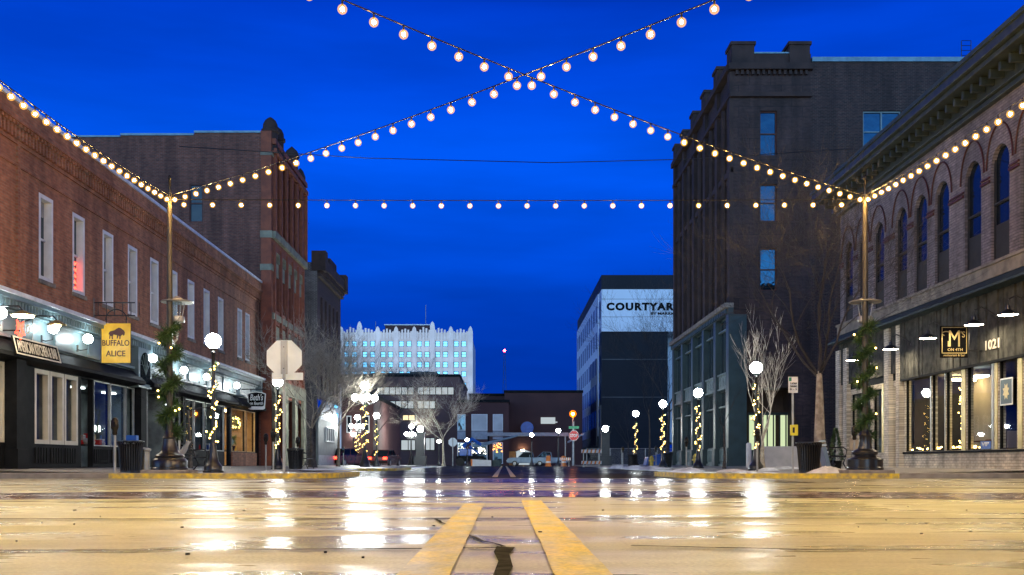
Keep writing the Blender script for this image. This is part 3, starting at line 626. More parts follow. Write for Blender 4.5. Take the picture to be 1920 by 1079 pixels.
# five-globe lamps
def five_globe(px, ytop, D, label, sc_=1.0, f=True):
    x = PX(px, D); zt = PZ(ytop, D); T = thing('cluster_street_lamp', (x, D, .1), label, 'street lamp', 'five globe street lamps')
    h = zt - .1; MB().lathe([(.34, 0), (.34, .1), (.28, .3), (.2, .5), (.13, .9), (.08, 1.1), (.06, h - .3), (.12, h - .27)], n=16).build('post', M['black'], T, smooth=True, local=True)
    MB().ball(0, 0, h, .26 * sc_, 18).build('globe', M['globe'], T, smooth=True, local=True)
    for a in range(4):
        t = R(22 + 90 * a); c, s = math.cos(t) * .62 * sc_, math.sin(t) * .62 * sc_
        MB().tube([(0, 0, h - .95), (c * .5, s * .5, h - 1.12), (c, s, h - 1.0), (c, s, h - .88)], .03, 6).build('arm', M['black'], T, local=True)
        MB().ball(c, s, h - .72, .21 * sc_, 16).build('globe', M['globe'], T, smooth=True, local=True)
    if f: fairy_string(x, D, .1, .9, h - 1.2, int(px), f'fairy lights on the post of the ' + label, nb=60 if D < 70 else 40, r=.14, turns=5)
five_globe(684, 724, 66, 'nearest cluster lamp left of centre')
five_globe(670, 783, 86, 'second cluster lamp, behind the nearest one', .8)
five_globe(771, 800, 100, 'small cluster lamp beside the black square pillar', .8, False)
for px, py, D, lb in ((663, 815, 92, 'lowest small globe lamp left under the cluster lamps'), (692, 836, 98, 'tiny globe lamp low behind the cluster post'), (699, 840, 101, 'tiny lowest globe lamp right of the cluster post')):
    o = dup(L0, (PX(px, D), D, .1), lb); o.scale = (1, 1, (PZ(py, D) - .1) / 3.45)
def pillar_lamp(px, py, D, w_, label):
    x = PX(px, D); zc = PZ(py, D); T = thing('pillar_lamp', (x, D, .1), label, 'pillar', 'square pillars topped with a globe lamp')
    h = zc - .1 - .34; m = MB(); m.box(-w_ / 2 - .18, w_ / 2 + .18, -.55, .55, 0, .9); m.box(-w_ / 2, w_ / 2, -.4, .4, .9, h - .12); m.box(-w_ / 2 - .06, w_ / 2 + .06, -.46, .46, h - .12, h)
    m.build('pillar', M['black'], T, bevel=.02, local=True); MB().ball(0, 0, h + .28, .28, 18).build('globe', M['globe'], T, smooth=True, local=True)
pillar_lamp(1135, 803, 98, .75, 'black square pillar with globe at the hotel corner'); pillar_lamp(788, 804, 100, .8, 'black square pillar with globe left of centre')
# sodium lamps: far orange one, and the one on the near corner behind the camera that lights the crossing
def sodium(x, y, h, dx, dy, label, r=.14, mat_='sodium'):
    T = thing('sodium_street_lamp', (x, y, 0), label, 'street lamp'); MB().tube([(0, 0, 0), (0, 0, h - .5), (dx * .3, dy * .3, h), (dx, dy, h + .15)], [.1, .08, .05, .04], 8).build('post', M['galv'], T, smooth=True, local=True)
    MB().lathe([(.02, .16), (.16, .14), (.24, .04), (.24, 0), (.0001, 0)], dx, dy, 16, cz=h + .03).build('hood', M['galv'], T, smooth=True, local=True)
    if mat_ == 'sodium':
        MB().lathe([(.24, .0), (.25, -.06), (.24, -.06), (.23, .0)], dx, dy, 20, cz=h + .03).build('cutoff_shade', M['charcoal'], T, smooth=True, local=True)
        MB().lathe([(r, 0), (r, .01)], dx, dy, 16, cz=h + .01).build('lamp', M['sodium'], T, local=True)
    else: MB().ball(dx, dy, h - .1, r * .45, 14).build('lamp', M[mat_], T, smooth=True, local=True); MB().ball(dx, dy, h - .1, r, 18).build('orange_halo_shell', M['orange_halo'], T, smooth=True, local=True)  # outer ball is a painted glow round the orange lamp
sodium(PX(1074, 125), 125, PZ(775, 125), -.01, -.3, 'orange glowing street lamp at the far end by the hotel', .42, 'orange_lamp')
sodium(-9.2, 8.6, 8.6, 3.2, 0, 'tall sodium street lamp at the near left corner outside the picture', .15)
sodium(10.5, 8.6, 8.6, -3.2, 0, 'tall sodium street lamp at the near right corner outside the picture', .15)

exec_parts = True
# ------------------------------------------------------------------ LEFT A: two-storey red brick building
XL = -14.0; FL = faceL(XL)
def yL(px, X=14.0): return X * 2000 / (945 - px)
TA = thing('brick_shop_building', (XL, 44, .2), 'long two storey red brick shop building on the left with teal shopfronts', 'building')
wins = [(y, 1.0) for y in (32.6, 35.1, 37.7, 40.2, 42.7, 45.2, 47.7, 50.2, 52.7)] + [(56.5, .95), (58.2, .95)]
hol = [(y - w_ / 2, y + w_ / 2, 5.9, 8.5) for y, w_ in wins]
m = MB(); wall(m, FL, 26.5, 60.9, 5.16, 10.6, hol, .28)
m.quad((XL, 26.5, 0), (-30, 26.5, 0), (-30, 26.5, 10.9), (XL, 26.5, 10.9)); m.quad((XL, 60.9, 0), (-30, 60.9, 0), (-30, 60.9, 10.6), (XL, 60.9, 10.6)); m.build('wall', M['brick_red'], TA, fix=False)
m = MB(); m.quad((XL - .3, 26.5, 10.5), (-30, 26.5, 10.5), (-30, 60.9, 10.5), (XL - .3, 60.9, 10.5)); m.build('roof', M['dark'], TA)
m = MB()
for k in range(150):
    y = 26.6 + k * .2286
    fbox(m, FL, y, y + .12, 9.62, 9.95, .002, .13); fbox(m, FL, y, y + .12, 9.95, 10.05, .002, .19)
fbox(m, FL, 26.5, 60.88, 10.05, 10.2, .0, .24); fbox(m, FL, 26.5, 60.88, 10.2, 10.6, .0, .16); fbox(m, FL, 26.5, 60.88, 9.5, 9.6, .0, .06); fbox(m, FL, 26.5, 60.88, 8.86, 8.95, .0, .05)
m.build('cornice', M['brick_red'], TA)
m = MB(); fbox(m, FL, 26.5, 60.89, 10.6, 10.72, -.35, .22); m.build('coping', M['cap'], TA)
m = MB(); fbox(m, FL, 30.6, 30.75, 5.3, 9.5, .0, .06); fbox(m, FL, 60.4, 60.6, 5.3, 9.6, .0, .06); build_each(m, 'brick_pier', M['brick_red'], TA)
for i, (y, w_) in enumerate(wins):
    window(FL, y - w_ / 2, y + w_ / 2, 5.9, 8.5, TA, fw=.12, deep=.27, wf=.01, sill=M['stone_pale'])
m = MB()
for k in range(5): m.tube([FL(35.05 + .38 * (i / 8), 6.15 + k * .2 + .06 * math.sin(i * 2.1 + k), -.215) for i in range(9)], .022, 5)
m.build('neon_sign', M['neon'], TA)
for i, (y, w_) in enumerate(wins):
    if i % 3 == 1 or i == 8: continue
    h_ = (.5, 0, .9, .3, 0, 1.25, .6, 0, .4, .8, .35)[i]
    if h_: m = MB(); fbox(m, FL, y - w_ / 2 + .1, y + w_ / 2 - .1, 8.4 - h_, 8.38, -.225, -.22); m.build('roller_blind', M['blind_dim'], TA)
# shopfront cornice, sign band and fascia
m = MB(); fbox(m, FL, 26.5, 60.9, 5.05, 5.16, 0, .42); m.build('ledge', M['cap'], TA)
m = MB(); fbox(m, FL, 26.5, 60.9, 4.93, 5.047, 0, .36); fbox(m, FL, 26.5, 60.9, 3.86, 3.95, .0, .2); fbox(m, FL, 26.5, 60.9, 4.62, 4.68, .0, .1)
for k in range(170):
    y = 26.6 + k * .2015; fbox(m, FL, y, y + .1, 4.72, 4.925, .0, .26)
wall(m, FL, 26.5, 60.9, 3.8, 4.93, [], .1)
for y in (30.6, 33.2, 35.9, 38.6, 41.5, 44.4, 47.3, 50.2, 53.1, 56.3, 60.6): fbox(m, FL, y - .04, y + .04, 3.95, 4.62, .0, .05)
for y in (29, 38.6, 41.5, 60.4): fbox(m, FL, y - .15, y + .15, 3.95, 4.93, .0, .3)
m.build('sign_band', M['teal'], TA)
m = MB()
for (a, b) in ((26.5, 40.2), (41.2, 54.4), (54.9, 60.6)):
    for q in (1,): m.prism([(3.22, .02), (3.3, .5), (3.42, .5), (3.8, .12), (3.8, .02)], lambda z, w_, u: FL(u, z, w_), a, b)
m.build('awning_fascia', M['charcoal'], TA, bevel=.01)
m = MB()   # arched transom bay at 235..276 px
fbox(m, FL, 39.9, 41.4, 3.2, 4.7, .0, .33); m.build('transom_bay', M['teal'], TA)
m = MB(); fbox(m, FL, 40.1, 41.2, 3.35, 4.05, .332, .34); m.prism([(40.65 - .55 * math.cos(math.pi * i / 10), 4.06 + .5 * math.sin(math.pi * i / 10)) for i in range(11)], FL, .332, .34); m.build('transom_window', M['pane_dark'], TA)
m = MB()
for a in range(1, 6):
    t = math.pi * a / 6; m.tube([FL(40.65, 3.7, .355), FL(40.65 - .55 * math.cos(t), 3.95 + .55 * math.sin(t), .355)], .014, 4)
m.build('glazing_bars', M['teal_light'], TA)
# openings of the ground floor: (px0, px1, kind)
segs = [(-40, 8, 'cream'), (28, 49, 'cream'), (65, 93, 'cream'), (94, 120, 'cream'), (121, 146, 'cream'), (152, 174, 'deep'), (176, 207, 'shop'), (208, 236, 'shop'), (237, 252, 'shop'), (264, 276, 'shop'), (278, 324, 'deep'), (326, 338, 'shop'), (345, 364, 'shop'), (365, 383, 'shop'), (386, 402, 'shop'), (403, 420, 'shop'), (421, 431, 'deep'), (434, 461, 'warm'), (462, 478, 'warm')]
GZ0, GZ1 = .93, 3.18
hol = []
for a, b, k in segs: hol.append((yL(a), yL(b), .22 if k == 'deep' else GZ0, GZ1))
m = MB(); wall(m, FL, 26.5, 60.9, .15, 3.8, hol, .18)
m.build('shopfront', M['charcoal'], TA, fix=False)
m = MB()
for a, b, k in segs:
    if k in ('cream', 'shop') and b < 300:
        y0, y1 = yL(a) + .02, yL(b) - .02; nn = int((y1 - y0) / .19)
        for i in range(nn): fbox(m, FL, y0 + i * .19, y0 + i * .19 + .1, .35, .82, .0, .035)
fbox(m, FL, 26.5, yL(150), .15, .3, .0, .04); fbox(m, FL, yL(28), yL(8) if False else yL(28) + .01, .15, .3, 0, .04)
m.build('bulkhead_panelling', M['charcoal'], TA)
m = MB(); fbox(m, FL, yL(8), yL(27), .15, 3.3, .02, .35); fbox(m, FL, yL(8) - .04, yL(27) + .04, .15, .75, .01, .4); fbox(m, FL, yL(252.5), yL(263.5), .15, 3.3, .0, .25); fbox(m, FL, yL(339), yL(344), .15, 3.3, .0, .1); build_each(m, 'pilaster', M['charcoal'], TA, bevel=.01)
m = MB(); fbox(m, FL, yL(433), yL(479), .15, .9, .01, .08); m.build('brick_bulkhead', M['brick_red'], TA)
for a, b, k in segs:
    if k == 'deep': continue
    fm = M['cream'] if k == 'cream' else M['galv'] if k == 'shop' else M['warmwall']
    window(FL, yL(a), yL(b), GZ0, GZ1, TA, wf=.005, deep=.17 if k == 'cream' else .08, fw=.13 if k == 'cream' else .04, fm=fm, pm_=M['glass'], rail=False, name='shop_window')
# rooms behind the glass
def room(F, u0, u1, z0, z1, d, m_, parent, name='interior', lamp=None, lw=.5):
    b = MB(); D = -.35
    b.quad(F(u0, z0, -d), F(u1, z0, -d), F(u1, z1, -d), F(u0, z1, -d))
    for (p, q) in (((u0, z0), (u1, z0)), ((u1, z0), (u1, z1)), ((u1, z1), (u0, z1)), ((u0, z1), (u0, z0))):
        b.quad(F(p[0], p[1], D), F(q[0], q[1], D), F(q[0], q[1], -d), F(p[0], p[1], -d))
    b.build(name, m_, parent, fix=False)
    if lamp:
        L = MB(); k = max(1, int((u1 - u0) / 3.2))
        for i in range(k):
            u = u0 + (u1 - u0) * (i + .5) / k; fbox(L, F, u - lw, u + lw, z1 - .08, z1 - .03, -d * .6 - .15, -d * .6 + .15)
        L.build('ceiling_lamp', lamp, parent)
room(FL, 28.3, yL(151), .2, 3.25, 4, M['shopwall'], TA, lamp=M['warmlamp'], lw=.15)
room(FL, yL(152), yL(324), .2, 3.25, 3.5, M['shopwall'], TA, lamp=M['coollamp'], lw=.4)
room(FL, yL(325), yL(432), .2, 3.25, 4, M['shopwall'], TA, lamp=M['coollamp'], lw=.5)
room(FL, yL(433), 60.8, .2, 3.25, 2.2, M['warmwall'], TA, lamp=M['warmshop'], lw=.9)
# goods in the windows
rd = random.Random(5)
for nm, a, b, mt_, z0, z1, lab in (('mannequin', 286, 0, M['white'], .25, 2.1, 'white patterned dress on a stand in the dark doorway'), ):
    y = yL(292); T = thing('dress_stand', (XL - .8, y, .2), lab, 'mannequin'); MB().lathe([(.12, 0), (.03, .04), (.02, .7), (.26, .75), (.2, 1.1), (.12, 1.35), (.19, 1.62), (.16, 1.72), (.05, 1.78), (.05, 1.86), (.08, 1.92), (.08, 2.02), (.02, 2.08)], n=16).build('dress', M['blind'], T, smooth=True, local=True)
def display(px, wdt, z, label, mats, n_=9, X=None, ylane=None, cat='window display'):
    y = yL(px); T = thing('window_display', (XL - .6, y, z), label, cat)
    MB().box(-.25, .25, -wdt / 2, wdt / 2, -.05, 0).build('shelf', M['dark'], T, local=True)
    for i in range(n_):
        r_ = rd.uniform(.05, .11); h_ = rd.uniform(.12, .42); k = rd.choice(('ornament', 'box', 'vase'))
        mb = MB(); xx = rd.uniform(-.18, .18); yy = rd.uniform(-wdt / 2 + .1, wdt / 2 - .1)
        if k == 'box': mb.box(xx - r_, xx + r_, yy - r_, yy + r_, 0, h_)
        elif k == 'vase': mb.lathe([(r_ * .6, 0), (r_, h_ * .4), (r_ * .4, h_ * .8), (r_ * .6, h_)], xx, yy, 12)
        else: mb.ball(xx, yy, r_, r_, 12)
        mb.build(k, rd.choice(mats), T, smooth=(k != 'box'), local=True)
display(192, 1.3, 1.0, 'small ornaments on the shelf inside the left silver framed window', [M['red'], M['blind'], M['green'], M['white']])
display(222, 1.4, 1.0, 'gifts and baubles on the shelf beside the green column', [M['red'], M['gold'], M['white'], M['blue']])
display(356, 2.0, 1.0, 'pale goods low in the double window behind the bench', [M['blind'], M['cream'], M['brown']])
display(410, 2.0, 1.0, 'dark goods in the window left of the open door', [M['blue'], M['white'], M['red']])
display(450, 2.6, 1.0, 'golden ornaments in the warm lit corner window', [M['gold'], M['cream'], M['signyel'], M['brown']], 14)
# wreath and warm lights in the corner window
T = thing('lit_wreath', (XL - .5, 57.2, 2.5), 'wreath of tiny warm lights in the glowing corner window', 'wreath'); rr_ = MB()
for i in range(500):
    a = rd.uniform(0, 6.283); r_ = rd.uniform(.4, .75); p = Vector((rd.uniform(-.1, .1), r_ * 1.5 * math.cos(a), r_ * .5 * math.sin(a))); d = Vector((rd.gauss(0, 1), rd.gauss(0, 1), rd.gauss(0, 1))).normalized(); s = d.orthogonal().normalized() * .012; rr_.quad(p - s, p + s, p + d * .14 + s, p + d * .14 - s)
rr_.build('greenery', M['pine'], T, local=True, fix=False)
for i in range(40): a = rd.uniform(0, 6.283); r_ = rd.uniform(.4, .75); inst('bulb', fairy_mesh, T, (.1, r_ * 1.5 * math.cos(a), r_ * .5 * math.sin(a)))
T = thing('potted_fern', (XL - .5, 56.8, .97), 'yellow green leafy plant in the glowing corner window', 'plant'); MB().lathe([(.12, 0), (.2, .28)], n=14).build('pot', M['brown'], T, local=True); rr_ = MB()
for i in range(260):
    a = rd.uniform(0, 6.283); e = Vector((math.cos(a) * .25, math.sin(a) * .55, rd.uniform(.3, .9))); p = Vector((0, 0, .28)); s = e.orthogonal().normalized() * .02; mid = (p + e) * .5 + Vector((0, 0, .2)); rr_.quad(p - s, p + s, mid + s, mid - s); rr_.quad(mid - s, mid + s, e + s * .3, e - s * .3)
rr_.build('leaves', pm('fern_leaf', (.3, .36, .06), .6, col2=(.2, .28, .05)), T, local=True, fix=False)
# sconces
def sconce_at(y, z, label, i):
    T = thing('globe_wall_lamp', (XL, y, z), label, 'wall lamp', 'round white wall lamps over the left shopfronts')
    MB().tube([(0, 0, -.35), (.12, 0, -.38), (.34, 0, -.34), (.36, 0, -.17)], .018, 6).build('bracket', M['black'], T, local=True)
    MB().box(0, .03, -.05, .05, -.5, -.2).build('wall_plate', M['black'], T, local=True)
    MB().ball(.36, 0, 0, .155, 18).build('globe', M['sconce'], T, smooth=True, local=True)
for i, (px, lb) in enumerate(((2, 'wall globe at the far left edge of the picture'), (100, 'wall globe under the round sunburst lamp'), (165, 'wall globe left of the hanging amber sign'), (287, 'wall globe just left of the garlanded pole'), (345, 'wall globe seen through bare twigs right of the garlanded pole'), (388, 'wall globe behind the street lamp post'), (444, 'wall globe nearest the hanging black shop sign'))):
    y = 13.64 * 2000 / (945 - px); sconce_at(y, 4.42 if px < 300 else 4.3, lb, i)
# round reflector lamps by the left edge
for px, py, s_, lb in ((43, 592, .32, 'large round bright reflector lamp above the see through sign'), (107, 610, .26, 'sunburst shaped brass lamp on a black arm above a wall globe')):
    D = 12.9 * 2000 / (945 - px); z = PZ(py, D); T = thing('reflector_lamp', (XL, D, z), lb, 'wall lamp')
    MB().tube([(0, .2, .1), (.5, .1, .28), (1.0, .0, .25), (1.1, 0, .12)], .025, 6).build('arm', M['black'], T, local=True)
    MB().lathe([(.03, .14), (.1, .12), (s_, .02), (s_ * .98, 0)], 1.1, 0, 24).build('reflector', M['goldmull'], T, smooth=True, local=True)
    MB().lathe([(s_ * (.85 if px < 60 else .35), -.03), (s_ * (.85 if px < 60 else .4), -.005)], 1.1, 0, 20).build('lamp', M['barn'], T, smooth=True, local=True)
# signs on the left
D = 30.6; FS = faceC(D)
T = thing('clear_hanging_sign', (PX(40, D), D, 3.9), 'see through panel sign lettered SoHo near the left edge', 'sign')
m = MB(); x0, x1, z0, z1 = PX(17, D), PX(61, D), PZ(645, D), PZ(590, D); m.box(x0, x1, D - .02, D + .02, z0, z1); m.build('panel', M['acrylic'], T)
m = MB(); m.tube([(x0, D, z1), (x0, D, z0), (x1, D, z0), (x1, D, z1)], .018, 5); m.build('frame', M['galv'], T); text('SoHo', FS, x0 + .06, x1 - .06, z0 + .28, z1 - .15, .03, M['cream'], T, bold=.0)
T = thing('kitchen_sign', (XL, 30.9, 3.5), 'dark board with cream lettering American Kitchen & Bar', 'sign')
FK = lambda u, z, w_: (XL + .55 + (z - 3.45) * -.25 + w_, u, z)
m = MB(); fbox(m, FK, 29.3, 32.2, 3.36, 3.86, 0, .05); m.build('board', M['signblack'], T)
m = MB(); fbox(m, FK, 29.3, 32.2, 3.82, 3.86, .05, .07); fbox(m, FK, 29.3, 32.2, 3.36, 3.4, .05, .07); fbox(m, FK, 29.3, 29.34, 3.4, 3.82, .05, .07); fbox(m, FK, 32.16, 32.2, 3.4, 3.82, .05, .07); m.build('border', M['cream'], T)
text('AMERICAN KITCHEN & BAR', FK, 29.45, 32.05, 3.45, 3.77, .052, M['cream'], T, bold=.0)
T = thing('neon_star', (XL + .5, 29.75, 4.05), 'red neon star at the far left edge', 'neon sign'); m = MB()
pts = [(.32 * (1 if i % 2 else .45) * math.sin(math.pi * i / 5), .32 * (1 if i % 2 else .45) * math.cos(math.pi * i / 5)) for i in range(11)]
m.tube([(.0, a, b) for a, b in pts], .02, 5); m.tube([(.0, a * .6, b * .6) for a, b in pts], .015, 5); m.build('tube', M['neon'], T, local=True)
m = MB(); m.tube([(-.5, 0, 0), (0, 0, 0)], .02, 5); m.build('bracket', M['black'], T, local=True)
# hanging amber sign
D = 36.4; FS = faceC(D); x0, x1, z0, z1 = PX(191, D), PX(245, D), PZ(681, D), PZ(607, D)
T = thing('hanging_amber_sign', (XL, D, z1 + .5), 'amber sign with a bison and BUFFALO ALICE lettering on a black bracket', 'sign')
m = MB(); m.box(x0, x1, D - .03, D + .03, z0, z1); m.build('board', M['signyel'], T)
m = MB(); m.tube([(x0 - .01, D, z0), (x0 - .01, D, z1), (x1 + .01, D, z1), (x1 + .01, D, z0), (x0 - .01, D, z0)], .016, 4); m.build('frame', M['brown'], T)
text('BUFFALO', FS, x0 + .03, x1 - .03, z0 + .58, z0 + .78, .032, M['brown'], T, bold=.012); text('ALICE', FS, x0 + .15, x1 - .17, z0 + .22, z0 + .42, .032, M['brown'], T, bold=.012)
bis = [(0, .3), (.03, .42), (.1, .5), (.2, .52), (.35, .56), (.5, .66), (.62, .72), (.74, .7), (.84, .62), (.93, .56), (1, .44), (.98, .3), (.92, .22), (.86, .3), (.8, .26), (.74, .2), (.72, .02), (.66, .02), (.66, .2), (.6, .24), (.56, .06), (.5, .06), (.52, .26), (.4, .28), (.3, .3), (.26, .2), (.27, .02), (.2, .02), (.18, .2), (.12, .22), (.1, .04), (.04, .04), (.06, .26), (.03, .34)]
m = MB(); m.prism([(x0 + .24 + a * .56, z1 - .55 + b * .56) for a, b in bis], FS, .032, .04); m.build('bison_emblem', M['brown'], T)
m = MB(); zt = PZ(568, D); zb = PZ(592, D); m.tube([(XL, D, zt), (x1 + .15, D, zt)], .022, 5); m.tube([(XL, D, zb), (XL + .5, D, zb), ], .018, 5); m.tube([(XL, D, zt + .15), (XL, D, zb - .2)], .03, 5); m.tube([(XL + .02, D, zb), (x1 + .15, D, zb)], .018, 5)
for i in range(6): xx = XL + .15 + i * .28; m.tube([(xx, D, zb), (xx, D, zt)], .014, 4)
m.tube([((x0 + x1) / 2 - .36 * math.cos(math.pi * i / 12), D, z1 + .12 + .36 * math.sin(math.pi * i / 12)) for i in range(13)], .02, 5)
for xx in (x0 + .15, x1 - .15): m.tube([(xx, D, z1 - .02), (xx, D, z1 + .2)], .018, 5)
m.build('bracket', M['black'], T)
# hanging black jewellery-like sign
D = 57.0; FS = faceC(D); xc = PX(481, D); zc = PZ(752, D)
T = thing('hanging_black_sign', (XL, D, zc), 'black and white shield shaped sign reading Beths on Fourth', 'sign')
sh = [(-.44, -.42), (-.34, -.47), (.34, -.47), (.44, -.42), (.5, .38), (.3, .46), (0, .5), (-.3, .46), (-.5, .38)]
m = MB(); m.prism([(xc + a, zc + b) for a, b in sh], FS, -.03, .02); m.build('border', M['white'], T)
m = MB(); m.prism([(xc + a * .9, zc + b * .9 + (.06 if b < 0 else 0) * 2) for a, b in sh], FS, .021, .03); m.build('board', M['signblack'], T)
text("Beth's", FS, xc - .34, xc + .36, zc + .02, zc + .36, .032, M['white'], T, bold=.01, shear=.25); text('on fourth', FS, xc - .38, xc + .36, zc - .22, zc - .04, .032, M['white'], T, bold=.01, shear=.2); 
m = MB(); m.tube([(XL, D, zc + .62), (xc + .5, D, zc + .62)], .025, 5); m.tube([(xc - .3, D, zc + .62), (xc - .3, D, zc + .42)], .015, 4); m.tube([(xc + .3, D, zc + .62), (xc + .3, D, zc + .42)], .015, 4); m.build('bracket', M['black'], T)

# ------------------------------------------------------------------ LEFT B: tall old brick building
XB = -13.25; FB = faceL(XB); FBs = faceC(60.95)
TB = thing('tall_brick_building', (XB, 61, .2), 'tall old brick building with domed corner turrets behind the red shops', 'building')
m = MB(); wall(m, FBs, -34, XB - .62, 0, 18.95, [(-18.0, -17.2, 14.1, 16.3)], .3); wall(m, FBs, -21.9, XB - .62, 18.95, 19.05, []); wall(m, FBs, -17.7, XB - .62, 19.05, 19.2, [])
m.build('side_wall', M['brick_side'], TB, fix=False)
m = MB(); fbox(m, FBs, -34, -21.92, 18.95, 19.05, -.4, .08); fbox(m, FBs, -21.9, -17.72, 19.05, 19.17, -.4, .08); fbox(m, FBs, -17.7, XB - .65, 19.2, 19.32, -.4, .08); m.build('coping', M['cap_teal'], TB)
window(FBs, -18.0, -17.2, 14.1, 16.3, TB, wf=-.05, deep=.12, fm=M['brown'], pm_=M['pane_dark'])
m = MB(); fbox(m, FBs, XB - .62, XB - .02, 0, 19.3, -.5, .12); m.build('corner_pier', M['stone_red'], TB)
m = MB(); fbox(m, FBs, XB - .66, XB + .03, 13.2, 13.6, -.5, .16); fbox(m, FBs, XB - .66, XB + .03, 11.35, 11.7, -.5, .16); fbox(m, FBs, XB - .64, XB + .03, 17.9, 18.1, -.5, .15); build_each(m, 'stone_band', M['stone_band'], TB)
hol = []
for z0, z1 in ((13.9, 18.0),):
    for k in range(5): y = 61.9 + k * 1.75; hol.append((y, y + 1.1, z0, z1))
arch = []
for k in range(5): y = 61.9 + k * 1.75; hol.append((y, y + 1.1, 9.2, 12.6)); arch.append((y, y + 1.1))
for k in range(5): y = 61.9 + k * 1.75; hol.append((y, y + 1.1, 5.6, 8.4))
for k in range(3): y = 62.0 + k * 2.9; hol.append((y, y + 2.2, .6, 4.2))
m = MB(); wall(m, FB, 60.95, 70.9, 0, 18.6, hol, .4); m.quad((XB, 70.9, 0), (-34, 70.9, 0), (-34, 70.9, 19), (XB, 70.9, 19)); m.build('wall', M['stone_red'], TB, fix=False)
m = MB()
for k in range(7): y = 61.3 + k * 1.6; fbox(m, FB, y, y + .22, 13.6, 18.1, .0, .16)
fbox(m, FB, 60.95, 70.9, 18.1, 18.35, 0, .25); fbox(m, FB, 60.95, 70.9, 18.6, 18.9, -.3, .2)
for k in range(6): y = 61.3 + k * 1.75; fbox(m, FB, y, y + .2, 5.3, 12.9, .0, .12)
build_each(m, 'pilaster', M['stone_red'], TB)
m = MB(); fbox(m, FB, 60.95, 70.9, 13.2, 13.6, .0, .22); fbox(m, FB, 60.95, 70.9, 8.6, 8.95, 0, .1); fbox(m, FB, 60.95, 70.9, 4.4, 5.2, 0, .1); 
for (a, b) in arch: spandrel(m, lambda u, z, w_: FB(u, z, w_ + .02), a, b, 12.05, .3)
for (a, b) in arch: fbox(m, FB, a + .02, b - .02, 11.2, 12.0, -.2, -.05); fbox(m, FB, a + .02, b - .02, 6.9, 8.3, -.2, -.02)
m.build('stone_trim', M['stone_band'], TB)
m = MB()
for a in range(4): fbox(m, FB, 60.95 + a * 2.9, 61.8 + a * 2.9, .15, 4.39, .0, .18)
build_each(m, 'stone_pier', M['stone_band'], TB)
for (a, b, c, d) in hol: window(FB, a, b, c, d, TB, wf=-.22, deep=.1, fm=M['brown'], pm_=M['pane_dark'], rail=True)
m = MB()
for y, h_ in ((61.4, 0), (63.1, .05)):
    m.lathe([(.55, 18.2), (.55, 18.35), (.42, 18.4), (.42, 19.3), (.52, 19.35), (.52, 19.5), (.44, 19.55), (.42, 19.8), (.3, 20.05), (.12, 20.2), (.02, 20.25)], XB - .2, y, 16)
m.lathe([(.4, 18.2), (.4, 19.6), (.5, 19.7), (.35, 20.1), (.02, 20.4)], XB - .2, 67.6, 14); m.lathe([(.35, 18.2), (.35, 19.2), (.2, 19.6), (.02, 19.8)], XB - .2, 70.4, 14)
build_each(m, 'turret', M['stone_red2'], TB, smooth=True)
T = thing('far_left_shop_building', (XB, 75.7, .1), 'dark narrow building with heavy cornice beyond the turreted one', 'building')
FCf = faceL(XB); hol = []
for k in range(5): y = 77 + k * 1.8; hol.append((y, y + .9, 5.6, 8.6)); hol.append((y, y + .9, 9.4, 12.4))
m = MB(); wall(m, FCf, 75.7, 86.5, 4.9, 14.2, hol, .3); m.build('wall', M['brick_dark'], T, fix=False)
m = MB(); wall(m, faceC(75.7), -30, XB, 0, 14.6, []); m.build('side_wall', M['brick_black'], T, fix=False)
m = MB(); fbox(m, FCf, 75.7, 86.5, 14.2, 14.9, -.4, .5); fbox(m, FCf, 75.7, 86.5, 13.6, 13.8, 0, .25); fbox(m, FCf, 75.6, 76.6, 14.0, 15.4, -.4, .6); fbox(m, FCf, 79.5, 82.5, 14.9, 15.6, -.4, .3); fbox(m, FCf, 85.4, 86.5, 14.0, 15.4, -.4, .6)
for k in range(20): y = 76 + k * .52; fbox(m, FCf, y, y + .2, 13.8, 14.19, 0, .4)
m.build('cornice', M['stone_red2'], T)
for k, (a, b, c, d) in enumerate(hol): window(FCf, a, b, c, d, T, wf=-.12, deep=.1, fm=M['stone_red2'], pm_=M['pane_dark'])
m = MB(); fbox(m, FCf, 75.0, 84, .15, 3.4, .02, .2); m.prism([(79.5 - 4.2 * math.cos(math.pi * i / 14), 3.4 + 1.5 * math.sin(math.pi * i / 14)) for i in range(15)], FCf, .02, .2); m.build('painted_front', M['dim_grey'], T)
m = MB(); m.prism([(79.5 - 3.8 * math.cos(math.pi * i / 14), 3.45 + 1.25 * math.sin(math.pi * i / 14)) for i in range(15)], FCf, .202, .22); fbox(m, FCf, 75, 84, .15, .9, .2, .26); m.build('arch_panel', M['panelgrey'], T)
window(FCf, 78, 81.5, 1.9, 3.0, T, wf=.3, deep=.1, mull=3, fw=.08, rail=False, pm_=M['pane_dark']); text('LEY B', FCf, 77, 82, 3.7, 4.1, .225, M['black'], T, bold=.01)

# ------------------------------------------------------------------ RIGHT 1: arched pale brick building
XR = 14.0; FR = faceR(XR)
def yR(px, X=14.0): return X * 2000 / (px - 945)
TR = thing('arched_brick_building', (XR, 36, .15), 'pale brick building with tall round arched windows on the right', 'building')
ys = []
for c in (24.6, 30.1, 35.85, 41.6): ys += [c - 1.75, c, c + 1.75]
hol = [(y - .55, y + .55, 6.15, 9.35) for y in ys if 22.5 < y < 44]
m = MB(); wall(m, FR, 22.5, 44.4, 6.05, 10.6, hol, .16)
for h_ in hol: spandrel(m, FR, h_[0], h_[1], 9.35 - .55, .16)
m.quad((XR, 22.5, 0), (30, 22.5, 0), (30, 22.5, 11.6), (XR, 22.5, 11.6)); m.quad((XR, 44.4, 0), (30, 44.4, 0), (30, 44.4, 11.6), (XR, 44.4, 11.6)); m.build('wall', M['brick_pale'], TR, fix=False)
m = MB()
